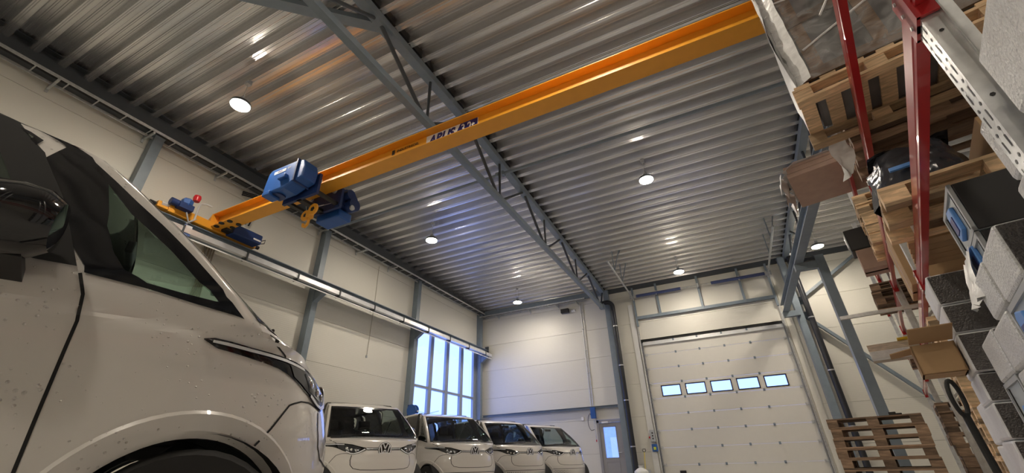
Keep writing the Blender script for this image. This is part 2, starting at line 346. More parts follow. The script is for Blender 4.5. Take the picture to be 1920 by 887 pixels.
for x in (-2.78, 2.78): MB().lathe((x, -.26, 7.23), [(.0, -.05), (.1, -.05), (.1, -.035), (.07, -.02), (.07, .02), (.1, .035), (.1, .05), (0, .05)], 18, 'x').build('cable_drum', 'galv', d1, smooth=True)
# horizontal high-lift tracks hung from the roof
for s in (-1, 1):
    x = s*2.72
    MB().path([(x, -.03, 6.9), (x, -.06, 7.05), (x, -.16, 7.16), (x, -.3, 7.2), (x, -4.6, 7.22)], .035, 6).build('lift_track', 'galv', d1)
    for y in (-2.2, -3.5):
        MB().beam((x-.0, y, 7.24), (x-.0, y, 8.3), .03, .03).beam((x, y, 7.24), (x+.35, y, 8.3), .03, .03).beam((x-.1, y, 8.3), (x+.5, y, 8.3), .05, .04).build('track_hanger', 'steel', d1)
for n_, o in (('control', 0),):
    e = empty('door_control', (-3.1, YB-.03, 0), 0, 'grey door switch box with red knob on the wall left of the big door', 'control box')
    MB().bb((-.1, -.12, 1.34), (.09, 0, 1.76)).build('housing', 'grey_plastic', e, bevel=.012)
    for z in (1.45, 1.55, 1.65): MB().tube((0, -.12, z), (0, -.135, z), .028, 12).build('button', 'black', e)
    MB().tube((-.1, -.06, 1.5), (-.16, -.06, 1.5), .035, 12).build('knob', 'red_plastic', e)
    e = empty('emergency_stop', (-3.1, YB-.03, 0), 0, 'small blue box with yellow face under the grey switch box', 'switch')
    MB().bb((-.1, -.1, 1.0), (.11, 0, 1.26)).build('housing', 'blue', e, bevel=.01)
    MB().bb((-.04, -.115, 1.06), (.05, -.1, 1.16)).build('face_plate', mat('lime_yellow', (.55, .65, .05), .5, var=0), e)
# ================================================================== steel frame
def column(x, y, z1, label, w=.2, d=.2, turn=False, z0=0):
    e = empty('steel_column', (x, y, 0), 0, label, 'column')
    MB().ibeam((0, 0, z0), (0, 0, z1), w, d, .013, (1, 0, 0) if turn else (0, 1, 0)).build('shaft', 'steel', e)
    MB().bb((-w*.7, -d*.7, 0), (w*.7, d*.7, .02)).build('base_plate', 'steel', e)
    MB().bb((-w*.6, -d*.6, z1-.02), (w*.6, d*.6, z1)).build('cap_plate', 'steel', e)
    return e
def boxcol(x, y, z1, label, w, d, m='steel'):
    e = empty('steel_column', (x, y, 0), 0, label, 'column')
    MB().bb((-w/2, -d/2, .02), (w/2, d/2, z1)).build('shaft', m, e); MB().bb((-w*.8, -d*.8, 0), (w*.8, d*.8, .02)).build('base_plate', m, e)
    MB().bb((-w*.6, -d*.6, z1), (w*.6, d*.6, z1+.02)).build('cap_plate', m, e)
LC = {3.32: 'first column on the left wall, behind the near van windscreen', 8.45: 'second column on the left wall right of the crane drive', 13.42: 'left wall column at the edge of the tall window', 18.66: 'column in the corner beside the tall window'}
for y, l in LC.items():
    boxcol(XL+.12, y, 7.7, 'blue grey steel '+l, .24, .2)
boxcol(-4.14, YB-.2, 7.72, 'blue grey steel column under the truss end beside the black downpipe', .22, .22)
boxcol(3.06, YB-.25, 7.72, 'blue grey column right of the big door with a black downpipe', .22, .3)
def truss(x, y0, y1, label, z_b=6.81):
    e = empty('roof_truss', (x, 0, 0), 0, label, 'truss')
    def zt(y): return deck_z(y)-.1
    MB().beam((0, y0, z_b+.07), (0, y1-.35, z_b+.07), .14, .14).build('bottom_chord', 'steel', e)
    MB().beam((0, y0, zt(y0)), (0, 7, zt(7)), .19, .18).beam((0, 7, zt(7)), (0, y1, zt(y1)), .19, .18).build('top_chord', 'steel', e)
    zb = z_b+.14; n = y1-.75; k = 0
    while n > y0+1.7:
        if k: MB().tube((0, n, zb-.05), (0, n, zt(n)-.08), .032, 10).build('web_post', 'steel_dark', e)
        MB().tube((0, n-.08, zb-.05), (0, n-1.55, zt(n-1.55)-.08), .042, 10).build('web_diagonal', 'steel_dark', e)
        if n+1.6 < y1: MB().tube((0, n+.08, zb-.05), (0, n+1.5, zt(n+1.5)-.08), .036, 10).build('web_diagonal', 'steel_dark', e)
        else: MB().tube((0, n+.08, zb-.05), (0, y1-.15, zt(y1)-.1), .036, 10).build('web_diagonal', 'steel_dark', e)
        n -= 3.25; k += 1
    b = MB()  # black blocks in the rib voids, standing for filler and the chord's shadow
    for k in range(int((y1-y0)/.42)):
        y = y1+.1-.42*k
        b.bb((-.13, y-.365, deck_z(y-.21)+.012), (.13, y-.055, deck_z(y-.21)+.19))
    tag(b.build('filler_and_shade', 'black', e), kind='stuff')
    MB().bb((-.11, y1-.6, z_b), (.11, y1-.34, z_b+.2)).build('end_plate', 'steel', e)
    return e
truss(-4.3, YF+.2, YB-.1, 'long blue grey roof truss running over the crane to the back wall')
truss(3.28, YF+.2, YB-.1, 'blue grey roof truss partly hidden behind the pallet rack')
# roof tie tubes along the deck
e = empty('roof_tie', (0, 8.43, 7.72), 0, 'long thin roof tie tube crossing under the deck beyond the crane', 'tie')
MB().tube((XL+.2, 0, 0), (-4.4, 0, 0), .045, 10).tube((-4.2, 0, 0), (3.2, 0, 0), .045, 10).build('tube', 'steel', e, smooth=True)
for x in (-4.38, -4.2, 3.18): MB().bb((x-.04, -.06, -.06), (x+.04, .06, .06)).build('end_plate', 'steel', e)
e = empty('roof_brace', (-4.3, 3.65, 8.05), 0, 'broad roof brace leaving the truss at the top edge of the picture', 'brace')
MB().beam((-.05, 0, .02), (-3.2, -3.0, -.08), .2, .12).build('bar', 'steel', e); MB().bb((-.12, -.2, -.08), (.05, .2, .1)).build('gusset', 'steel', e)
# wall braces right of the big door
for p0, p1, l in (((3.2, 5.95), (7.6, 8.72), 'upper diagonal wall brace rising to the right beyond the big door'), ((3.2, 5.35), (6.6, 1.2), 'lower diagonal wall brace falling to the right beyond the big door')):
    e = empty('wall_brace', (0, YB-.17, 0), 0, l, 'brace')
    MB().beam((p0[0], 0, p0[1]), (p1[0], 0, p1[1]), .1, .14, (0, 1, 0)).build('bar', 'steel', e)
    for p in (p0, p1): MB().box((p[0], .03, p[1]), (.3, .02, .3)).build('gusset', 'steel', e)
# crane runway right: beam, post, corbel
e = empty('crane_runway', (2.62, 0, 0), 0, 'right hand crane runway beam ending near the back wall column', 'runway')
MB().ibeam((0, YF+1, 5.65), (0, 18.55, 5.65), .22, .3, .016).build('beam', 'steel', e); MB().bb((-.025, YF+1, 5.8), (.025, 18.5, 5.84)).build('rail', 'steel', e)
for y in (18.5, 13.6): MB().bb((-.12, y-.09, 5.3), (.42, y+.09, 5.5)).build('corbel', 'steel', e)
e = empty('crane_post', (3.14, 13.6, 0), 0, 'free standing crane runway post beside the big door with a head bracket', 'column')
MB().bb((-.11, -.1, .02), (.11, .1, 5.65)).build('shaft', 'steel', e); MB().bb((-.45, -.07, 5.53), (.11, .07, 5.63)).build('head_bracket', 'steel_dark', e); MB().bb((-.2, -.2, 0), (.2, .2, .02)).build('base_plate', 'steel', e)
# crane runway left
e = empty('crane_runway', (-10.5, 0, 0), 0, 'left hand crane runway beam along the wall under the cable ladder', 'runway')
MB().ibeam((0, YF+1, 5.66), (0, 18.8, 5.66), .2, .3, .016).build('beam', 'steel', e); MB().bb((-.025, YF+1, 5.81), (.025, 18.75, 5.85)).build('rail', 'steel_dark', e)
MB().bb((.17, YF+1, 5.47), (.28, 18.85, 5.60)).build('conductor_cover', 'alu', e)
MB().bb((.22, YF+1, 5.36), (.25, 18.85, 5.385)).build('conductor_rail', 'white', e)
for y in [k*1.55-3.5 for k in range(15)]: MB().bb((.1, y-.02, 5.4), (.3, y+.02, 5.63)).build('conductor_clip', 'steel_dark', e)
for y in LC: MB().prism([(-.25, 0), (.12, 0), (.12, -.1), (-.25, -.35)], (0, y-.08, 5.51), (1, 0, 0), (0, 0, 1), (0, 1, 0), .16).build('corbel', 'steel', e)
MB().bb((-.1, 18.8, 5.45), (.1, 18.84, 6.0)).tube((0, 18.7, 5.9), (0, 18.82, 5.9), .05).build('end_stop', 'steel_dark', e)
# cable ladder round the walls
def ladder(name, p0, p1, side, label, brk):
    p0, p1 = Vector(p0), Vector(p1); d = (p1-p0); L = d.length; d.normalize(); s = Vector(side)
    e = empty(name, p0, 0, label, 'cable tray'); w = .34
    for k, nm in ((0, 'side_rail'), (w, 'side_rail')): MB().beam(s*k, s*k+d*L, .018, .06).build(nm, 'galv', e)
    n = int(L/.5)
    rung = MB().beam(s*0, s*w, .02, .018).mesh('rung', M['galv'])
    for i in range(n): inst('rung', rung, e, d*(.25+i*.5))
    for q in brk:
        MB().beam(d*q+Vector((0, 0, -.06)), d*q+s*(w+.12)+Vector((0, 0, -.06)), .04, .05).beam(d*q+s*(w+.12)+Vector((0, 0, -.16)), d*q+s*(w+.12)+Vector((0, 0, .12)), .05, .02, s).build('bracket', 'galv', e)
    cb = MB()
    for k, r in ((.06, .018), (.1, .014), (.14, .02)): cb.tube(s*k+Vector((0, 0, .03)), s*k+d*L+Vector((0, 0, .03)), r, 6)
    cb.build('cables', 'black', e)
    return e
ladder('cable_ladder', (XL+.5, YF+.3, 7.62), (XL+.5, YB-.45, 7.62), (-1, 0, 0), 'long cable ladder under the eave of the left wall', [3.6+1.7*k for k in range(12)])
ladder('cable_ladder', (XL+.2, YB-.5, 7.5), (-5.1, YB-.5, 7.5), (0, 1, 0), 'shorter cable ladder across the back wall below the roof', [.9, 2.7, 4.2, 5.2])
# black downpipes
M['pipe'] = mat('black_pipe', (.02, .022, .028), .4, var=0)
e = empty('downpipe', (-3.9, YB-.34, 0), 0, 'black downpipe with elbow beside the column left of the big door', 'pipe')
MB().path([(.02, 0, .05), (.02, 0, 6.9)]+[(.02-.25*(1-cos(a)), 0, 6.9+.25*sin(a)) for a in [k*pi/12 for k in range(1, 7)]]+[(-.5, 0, 7.15)], .1, 14).build('pipe', 'pipe', e, smooth=True)
for z in (1.2, 2.9, 4.3, 6.0): MB().lathe((.02, 0, z), [(.11, -.02), (.11, .02)], 14).bb((0, 0, z-.02), (.04, .3, z+.02)).build('clamp', 'galv', e)
e = empty('downpipe', (3.36, YB-.4, 0), 0, 'black downpipe behind the pallet end right of the big door', 'pipe')
MB().path([(0, 0, .05), (0, 0, 7.7)], .1, 14).build('pipe', 'pipe', e, smooth=True)
for z in (1.5, 3.3, 5.2): MB().lathe((0, 0, z), [(.11, -.02), (.11, .02)], 14).bb((-.02, 0, z-.02), (.02, .36, z+.02)).build('clamp', 'galv', e)
# small things on the back wall
e = empty('wall_speaker', (-6.22, YB-.12, 7.16), 0, 'black loudspeaker high on the back wall under the cable ladder', 'speaker')
MB().bb((-.2, -.12, -.1), (.2, .06, .1)).build('cabinet', 'black', e, bevel=.02); MB().bb((-.03, .05, -.03), (.03, .12, .03)).build('bracket', 'steel_dark', e)
e = empty('emergency_light', (-5.84, YB, 7.16), 0, 'small white twin spot beside the black loudspeaker', 'light')
MB().bb((-.1, -.07, -.05), (.1, 0, .05)).build('housing', 'white', e, bevel=.01)
for x in (-.06, .06): MB().tube((x, -.07, 0), (x, -.1, -.01), .03, 10).build('spot', 'alu', e)
e = empty('conduit_run', (-5.43, YB-.03, 0), 0, 'pair of grey conduits dropping down the back wall to the blue control', 'conduit')
for x in (-.04, .05): MB().tube((x, 0, 2.8), (x, 0, 7.45), .014, 8).build('conduit', 'galv', e)
for z in (3.2, 4.2, 5.2, 6.2, 7.0): MB().bb((-.07, -.02, z-.015), (.08, .03, z+.015)).build('clip', 'galv', e)
e = empty('crane_remote', (-5.38, YB-.14, 0), 0, 'blue crane control with a cable loop hung on the girt', 'control box')
MB().bb((-.1, -.08, 2.32), (.11, .04, 2.76)).build('housing', 'blue', e, bevel=.015)
MB().path([(-.06, 0, 2.35)]+[(-.1-.17*sin(a), .02, 2.2+.35*cos(a)) for a in [k*pi/10 for k in range(1, 10)]]+[(-.02, 0, 1.9)], .012, 6).build('cable_loop', 'black', e)
MB().tube((-.02, .06, 2.35), (-.0, .06, 1.5), .012, 8).build('cord', 'galv', e); MB().tube((0, .06, 1.52), (0, .06, 1.44), .022, 10).build('cord_grip', 'red_plastic', e)
e = MB().bb((-5.96, YB-.04, 2.28), (-5.84, YB, 2.42)).build('wall_socket', 'white', bevel=.01); tag(e, 'small white socket on the back wall left of the blue control', 'socket')
e = empty('snow_shovel', (-3.55, YB-.3, 0), .2, 'shovel with yellow shaft and black grip against the wall by the big door', 'shovel')
MB().tube((0, 0, .35), (.06, .1, 1.0), .016, 10).build('shaft', mat('yellow_shaft', (.75, .6, .1), .45, var=0), e)
MB().path([(.06, .1, .98), (.0, .11, 1.06), (.01, .12, 1.1), (.12, .12, 1.1), (.13, .11, 1.06), (.06, .1, .98)], .014, 6).build('grip', 'black', e)
MB().prism([(-.2, 0), (.2, 0), (.18, .4), (-.18, .4)], (0, -.02, .0), (1, 0, 0), (0, .1, 1), (0, 1, 0), .02).build('blade', 'grey_plastic', e)
e = empty('salt_sack', (-3.62, YB-.75, 0), 0, 'white plastic sack standing in front of the shovel', 'sack')
MB().lathe((0, 0, 0), [(.1, 0), (.24, .02), (.27, .2), (.25, .36), (.14, .44), (.06, .48), (.1, .54)], 18).build('sack', mat('white_sack', (.8, .8, .78), .6, bump=.6, bscale=9), e, smooth=True)
e = empty('hose_reel', (XL+.46, 13.3, 2.52), 0, 'blue hose reel on the column beside the tall window', 'reel')
MB().lathe((0, 0, 0), [(.0, -.1), (.2, -.1), (.2, -.085), (.15, -.075), (.15, .075), (.2, .085), (.2, .1), (0, .1)], 24, 'y').build('drum', 'blue', e, smooth=True)
MB().bb((-.2, -.06, -.2), (-.13, .1, .2)).build('bracket', 'blue_dk', e); MB().bb((.17, .02, -.06), (.2, .09, .0)).build('label_plate', 'white', e)
e = empty('pull_cord', (XL+.02, 11.13, 0), 0, 'thin cable hanging down the left wall between two columns', 'cable')
MB().path([(0, 0, 7.5), (.01, .01, 6.2), (.0, 0, 5.2), (.005, -.02, 4.11)], .009, 6).build('cord', mat('beige_cable', (.45, .42, .34), .6, var=0), e); MB().bb((-.015, -.05, 4.05), (.02, .01, 4.13)).build('cord_end', 'grey_plastic', e)
e = empty('cable_festoon', (XL+.02, 5.25, 0), 0, 'bundle of beige cables running down the wall below the crane drive', 'cable')
for k in range(5): MB().path([(.02, -.14+.06*k, 5.95), (.03, -.13+.06*k, 5.3), (.02, -.05+.04*k, 4.7), (.02, -.1+.06*k, 4.2)], .018, 6).build('cable', mat('beige_cable_dark', (.32, .27, .2), .6, var=.1) if k == 0 else bpy.data.materials['beige_cable_dark'], e)
e = empty('cable_drop', (XL+.06, 5.75, 7.4), 0, 'dark looped cables hanging from the cable ladder above the crane girder', 'cable')
for k in range(3): MB().path([(.1, -.25, .1-.05*k), (.15, .1, .16-.05*k), (.12, .35, .05), (.05, .3-.1*k, -.25), (.04, .2-.1*k, -.75)], .02, 6).build('cable', 'black', e)
# ================================================================== lamps
def lamp_proto():
    e = empty('high_bay_lamp', (0, 0, 0))
    MB().lathe((0, 0, 0), [(.0, .12), (.07, .12), (.1, .09), (.19, .05), (.2, .0), (.185, -.012), (.0, -.012)], 28).build('housing', 'steel_dark', e, smooth=True)
    MB().lathe((0, 0, -.016), [(.0, .002), (.18, .002), (.18, -.012), (.0, -.016)], 28).build('lens', 'lamp', e)
    MB().bb((-.05, -.05, .12), (.05, .05, .2)).build('driver_box', 'grey_plastic', e)
    MB().tube((0, 0, .2), (0, 0, .87), .006, 6).path([(0, 0, .2), (.02, .0, .26), (0, 0, .3)], .012, 6).build('hanger', 'galv', e)
    MB().bb((-.05, -.05, .6), (.05, .05, .68)).build('hook_box', 'grey_plastic', e)
    return e
LP = [(-7.9, 3.42, 'high bay lamp nearest the top left corner of the roof'), (-7.95, 10.35, 'high bay lamp right of the crane hoist over the left bay'), (-7.8, 16.85, 'high bay lamp in the far left bay near the back wall'),
      (-.71, 10.3, 'high bay lamp in the middle bay beyond the crane'), (-.71, 16.9, 'high bay lamp above the big sectional door'), (4.03, 17.0, 'high bay lamp over the right bay beyond the crane post'), (-.71, 3.4, 'high bay lamp overhead above the viewer'), (-7.9, -3.5, 'unseen high bay lamp added for fill behind the viewer over the left bay'), (-.71, -3.5, 'unseen high bay lamp added for fill behind the viewer in the middle bay'), (-4.3+.5, -9, 'unseen high bay lamp added for fill far behind the viewer'), (4.2, -3.5, 'unseen high bay lamp added for fill behind the viewer over the right bay')]  # lamps behind the viewer are unseen, added as fill for the near van
lp = lamp_proto()
for i, (x, y, l) in enumerate(LP):
    o = lp if i == 0 else copy_tree(lp)
    o.location = (x, y, deck_z(y)-.66 if i < 6 else deck_z(y)-.66); tag(o, 'glowing '+l, 'lamp', 'high bay lamps')
# ================================================================== overhead crane
YC, ZB, ZT = 5.0, 5.94, 6.31
cr = empty('overhead_crane', (-4, YC, 5.9), 0, 'yellow overhead crane bridge spanning the hall with its end drives', 'crane')
def cp(b, name, m, **k):
    o = b.build(name, m, k.pop('parent', cr), **k)
    if o.parent == cr: o.matrix_parent_inverse = Matrix.Translation((4, -YC, -5.9))
    return o
gb = MB().ibeam((-10.45, YC, (ZB+ZT)/2), (2.62, YC, (ZB+ZT)/2), .325, ZT-ZB, .016)
cp(gb, 'girder', 'yellow')
cp(MB().prism([(-10.75, ZB), (-10.45, ZB), (-10.45, ZT)], (0, YC-.175, 0), (1, 0, 0), (0, 0, 1), (0, 1, 0), .35), 'girder_end', 'yellow')
for x, y in ((-10.25, 4.9), (-10.0, 4.86), (-9.98, 5.12), (-9.75, 4.9), (-9.72, 5.1)): cp(MB().lathe((x, y, ZB-.008), [(.06, -.012), (.06, .01)], 12), 'bolt_slot', 'black')
cp(MB().bb((-10.62, 3.9, 5.87), (-10.38, 5.75, 6.07)), 'end_carriage', 'yellow', bevel=.015)
cp(MB().bb((-10.6, 3.68, 5.9), (-10.4, 3.9, 6.04)).bb((-10.6, 5.75, 5.88), (-10.4, 6.05, 6.0)), 'wheel_block', 'yellow', bevel=.01)
for y in (3.62, 6.12): cp(MB().tube((-10.5, y-.06, 5.97), (-10.5, y+.06, 5.97), .05), 'buffer', 'black')
cp(MB().bb((-10.45, 4.0, 6.0), (-10.2, 4.3, 6.14)).tube((-10.32, 4.3, 6.1), (-10.32, 3.85, 6.1), .085, 14), 'travel_motor', 'blue_dk', smooth=True)
cp(MB().lathe((-10.3, 4.16, 6.2), [(.0, -.1), (.1, -.1), (.12, -.05), (.12, .06), (.09, .09), (0, .09)], 6), 'motor_cap', 'blue')
cp(MB().tube((-10.45, 3.75, 6.0), (-10.45, 3.95, 6.02), .07), 'motor_flange', 'alu')
cp(MB().path([(-10.3, 4.3, 5.72), (-10.25, 4.4, 5.85), (-10.25, 4.4, 6.2), (-10.25, 4.42, 6.3), (-10.2, 4.5, 6.32), (-10.15, 4.62, 6.3)], .022, 8), 'collector_arm', 'alu')
cp(MB().path([(-10.25, 4.2, 5.95), (-10.25, 4.3, 5.75), (-10.28, 4.45, 5.9)], .018, 6), 'collector_lead', 'grey_plastic')
cp(MB().lathe((-10.3, 4.32, 6.42), [(.0, -.09), (.07, -.09), (.085, 0), (.07, .06), (.0, .09)], 16), 'warning_beacon', 'red_plastic', smooth=True)
cp(MB().bb((-10.34, 4.26, 5.42), (-10.24, 4.44, 5.68)), 'collector_box', mat('pale_blue_plastic', (.12, .2, .5), .45, var=0), bevel=.02)
cp(MB().bb((-10.235, 4.28, 5.6), (-10.23, 4.42, 5.66)), 'collector_plate', 'white')
mb_ = cp(MB().bb((-10.42, 5.22, 5.87), (-10.08, 5.98, 6.13)), 'drive_housing', 'blue_dk', bevel=.03)
cp(MB().bb((-10.078, 5.74, 5.93), (-10.072, 5.94, 5.97)), 'drive_plate', 'white')
cp(MB().bb((-10.3, 5.05, 5.88), (-10.1, 5.24, 6.02)), 'drive_gear', 'black')
cp(MB().path([(-10.2, 5.98, 6.0), (-10.15, 6.1, 6.08), (-10.2, 6.12, 6.0), (-10.25, 6.0, 5.95)], .012, 6), 'drive_lead', 'black')
# lettering on the girder web (lower part hidden by the bottom flange from the floor)
yw = YC-.0085
MTX = lambda x, z, y=yw-.003: Matrix.Translation((x+4, y-YC, z-5.9)) @ Matrix.Rotation(pi/2, 4, 'X')
sg = MB().bb((-4.13+4, yw-YC-.003, ZB+.03-5.9), (-2.98+4, yw-YC, ZT-.03-5.9)).build('sign_plate', 'white', cr)
MB().prism([(-3.5, ZB+.035), (-2.99, ZB+.035), (-2.99, ZT-.033), (-3.36, ZT-.033)], (4, yw-YC-.005, -5.9), (1, 0, 0), (0, 0, 1), (0, 1, 0), .002).build('sign_panel', 'navy', sg)
text('sign_letters', 'ABUS', .30, 'navy', sg, MTX(-3.79, 6.13), .001, 3, .25, .80)
text('sign_letters', '3.2t', .29, 'white', sg, MTX(-3.2, 6.13, yw-.006), .001, True, .0, .66)
text('maker_letters', 'INDUSTRIEDEL', .085, 'ink', cr, MTX(-4.58, 6.2), .001, True, .1, .95)
MB().bb((-4.97+4, -.014, 6.14-5.9), (-4.9+4, -.011, 6.26-5.9)).build('maker_mark', 'ink', cr)
# ------------------------------------------------------------------ hoist
ho = empty('crane_hoist', (-7.1, YC, 5.7), 0, 'blue electric chain hoist hanging under the yellow crane girder', 'hoist')
def hp(b, name, m, parent=None, **k): return b.build(name, m, parent or ho, **k)
# near side gear motor box (local coordinates about x -7.1, y 5, z 5.7)
mo = hp(MB().prism([(-.55, -.02), (-.5, .42), (-.42, .5), (.35, .5), (.35, -.02), (.1, -.1), (-.4, -.1)], (-.05, -.72, .03), (1, 0, 0), (0, 0, 1), (0, 1, 0), .34), 'motor_housing', 'blue', bevel=.035)
hp(MB().bb((.3, -.74, -.0), (.34, -.36, .55)), 'housing_rib', 'blue_dk', mo, bevel=.01)
hp(MB().prism([(.34, .0), (.34, .52), (.5, .48), (.56, .3), (.54, .05)], (-.03, -.7, .02), (1, 0, 0), (0, 0, 1), (0, 1, 0), .34), 'end_cover', 'blue', mo, bevel=.03)
hp(MB().bb((-.35, -.727, .36), (-.0, -.721, .43)), 'name_plate', 'white', mo)
text('name_letters', 'ABUS', .06, 'navy', mo, Matrix.Translation((-.18, -.728, .395)) @ Matrix.Rotation(pi/2, 4, 'X'), .0005)
text('type_letters', 'GM', .06, 'white', mo, Matrix.Translation((.08, -.722, .41)) @ Matrix.Rotation(pi/2, 4, 'X'), .0005)
hp(MB().bb((-.1, -.8, .12), (.12, -.7, .22)).bb((-.52, -.76, -.14), (-.3, -.5, -.04)), 'terminal_box', 'blue', mo, bevel=.02)
hp(MB().tube((-.28, -.55, -.1), (-.28, -.55, .1), .13, 16), 'brake_cover', 'blue_dk', mo, smooth=True)
# trolley frame under the bottom flange
for y in (-.3, .3): hp(MB().bb((-.45, y-.03, -.12), (.55, y+.03, .36)), 'side_plate', 'blue_dk')
hp(MB().bb((-.4, -.3, -.1), (-.3, .3, -.04)).bb((.42, -.3, -.06), (.5, .3, 0)).bb((-.05, -.32, -.12), (.08, .32, -.06)), 'cross_tie', 'black')
for x in (-.3, .4):
    for y in (-.2, .2): hp(MB().lathe((x, y, .29), [(.0, -.02), (.06, -.02), (.06, .02), (0, .02)], 14, 'y'), 'trolley_wheel', 'galv')
# far side drum and motor
dr = hp(MB().tube((-.35, .6, .25), (.45, .6, .25), .26, 20), 'rope_drum', 'blue_dk', smooth=True)
hp(MB().bb((-.3, .42, -.22), (.4, .78, -.02)), 'hoist_motor', 'blue', dr, bevel=.03)
hp(MB().tube((.45, .62, .1), (.62, .62, .1), .15, 14).tube((.45, .5, .3), (.6, .5, .3), .12, 12), 'hoist_gear', 'blue_dk', dr, smooth=True)
hp(MB().tube((.6, .55, -.02), (.64, .55, -.02), .06, 12), 'gear_cap', 'galv', dr)
# hook block
hk = hp(MB().bb((-.02, -.05, -.42), (.12, .05, -.25)), 'hook_block', 'yellow', bevel=.01)
hp(MB().lathe((.2, -.06, -.27), [(.0, -.02), (.13, -.02), (.14, 0), (.13, .02), (0, .02)], 22, 'y'), 'sheave', 'yellow', hk)
hp(MB().lathe((-.05, -.02, -.33), [(.0, -.02), (.12, -.02), (.13, 0), (.12, .02), (0, .02)], 22, 'y'), 'sheave', 'yellow', hk)
hp(MB().tube((.2, -.083, -.27), (.2, -.075, -.27), .06, 5).tube((-.05, -.043, -.33), (-.05, -.035, -.33), .05, 5), 'sheave_hub', 'black', hk)
hp(MB().path([(.05, 0, -.42), (.05, 0, -.52), (.02, 0, -.57), (-.03, 0, -.6), (-.09, 0, -.57), (-.1, 0, -.51)], .028, 10), 'hook', 'yellow', hk, smooth=True)
hp(MB().tube((.1, -.06, -.2), (.06, .3, .1), .006, 5).tube((-.05, -.02, -.22), (-.06, -.1, .0), .006, 5).tube((.3, -.06, -.24), (.35, .4, .15), .006, 5), 'rope', 'galv', hk)
# ================================================================== vans
def car_paint(name, drops):
    m, nt, b = node_mat(name)
    b.inputs['Roughness'].default_value = .3; b.inputs['Coat Weight'].default_value = 1; b.inputs['Coat Roughness'].default_value = .02
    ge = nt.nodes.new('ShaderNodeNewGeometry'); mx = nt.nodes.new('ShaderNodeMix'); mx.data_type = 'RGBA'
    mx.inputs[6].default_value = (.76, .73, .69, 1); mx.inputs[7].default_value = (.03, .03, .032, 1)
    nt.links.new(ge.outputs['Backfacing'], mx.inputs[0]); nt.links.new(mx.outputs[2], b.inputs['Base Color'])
    if drops:
        tc = nt.nodes.new('ShaderNodeTexCoord'); vo = nt.nodes.new('ShaderNodeTexVoronoi'); vo.inputs['Scale'].default_value = 42
        nz = nt.nodes.new('ShaderNodeTexNoise'); nz.inputs['Scale'].default_value = 5; ml = nt.nodes.new('ShaderNodeMapRange')
        ml.inputs[1].default_value = .38; ml.inputs[2].default_value = .75; ml.inputs[3].default_value = .06; ml.inputs[4].default_value = .30
        lt = nt.nodes.new('ShaderNodeMath'); lt.operation = 'SUBTRACT'; mxx = nt.nodes.new('ShaderNodeMath'); mxx.operation = 'MAXIMUM'; mxx.inputs[1].default_value = 0
        nt.links.new(tc.outputs['Object'], vo.inputs['Vector']); nt.links.new(tc.outputs['Object'], nz.inputs['Vector']); nt.links.new(nz.outputs['Fac'], ml.inputs[0])
        nt.links.new(ml.outputs[0], lt.inputs[0]); nt.links.new(vo.outputs['Distance'], lt.inputs[1]); nt.links.new(lt.outputs[0], mxx.inputs[0])
        bp = nt.nodes.new('ShaderNodeBump'); bp.inputs['Strength'].default_value = .9; bp.inputs['Distance'].default_value = .03
        nt.links.new(mxx.outputs[0], bp.inputs['Height']); nt.links.new(bp.outputs['Normal'], b.inputs['Coat Normal']); nt.links.new(bp.outputs['Normal'], b.inputs['Normal'])
    return m
M['paint'] = car_paint('white_car_paint', False); M['paint_wet'] = car_paint('wet_white_car_paint', True)
M['screen_glass'] = glass('green_tinted_glass', (.62, .80, .72)); M['privacy_glass'] = glass('dark_privacy_glass', (.06, .065, .07))
M['front_glass'] = glass('windscreen_glass', (.55, .62, .58))
M['lens_grey'] = mat('headlamp_reflector', (.10, .105, .11), .12, .7, var=0)
M['lens'] = glass('headlamp_lens', (.9, .93, .95)); M['chrome'] = mat('bright_chrome', (.85, .86, .88), .12, 1, var=0)
M['seam'] = mat('panel_gap', (.015, .015, .015), .8, var=0); M['cabin'] = mat('dark_cabin', (.018, .018, .02), .7, var=.1)
M['led_grey'] = mat('light_bar_grey', (.80, .82, .84), .3, .1, var=0)
M['tyre'] = mat('tyre_rubber', (.02, .02, .02), .8, var=.1); M['rim'] = mat('alloy_rim', (.5, .51, .52), .3, .8, var=0)
def lerp_tab(t, x):
    if x <= t[0][0]: return t[0][1]
    for (a, p), (b, q) in zip(t[:-1], t[1:]):
        if x <= b: return p+(q-p)*(x-a)/(b-a)
    return t[-1][1]
XN = [(.18, .58), (.25, .64), (.33, .68), (.45, .70), (.62, .71), (.76, .695), (.88, .665), (.97, .63), (1.04, .583), (1.09, .54), (1.13, .48), (1.165, .31), (1.28, .08), (1.435, -.08), (1.546, -.205), (1.72, -.42), (1.84, -.575), (1.87, -.67), (1.9, -.79), (1.93, -.95), (1.96, -1.2), (1.98, -1.55), (1.99, -1.8)]
XT = [(.18, -3.72), (.4, -3.86), (.9, -3.88), (1.2, -3.84), (1.84, -3.66), (1.94, -3.56), (1.98, -3.2), (1.99, -2.6)]
WT = [(.18, .88), (.25, .93), (.4, .968), (.6, .982), (.8, .986), (1.0, .984), (1.12, .974), (1.3, .93), (1.5, .872), (1.7, .808), (1.8, .772), (1.85, .75), (1.9, .725), (1.93, .712), (1.95, .69), (1.97, .60), (1.985, .36), (1.99, .25)]
CT = [(.18, .78), (.5, .9), (.95, .9), (1.08, .78), (1.12, .65), (1.165, .32), (1.28, .12), (1.84, .09), (1.93, .12), (1.99, .2)]
PT = [(.9, 2.0), (1.1, 2.1), (1.2, 2.4), (1.9, 2.4)]
def xn(z): return lerp_tab(XN, z)
def wd(z): return lerp_tab(WT, z)
def cc(z): return lerp_tab(CT, z)
def pe(z): return lerp_tab(PT, z)
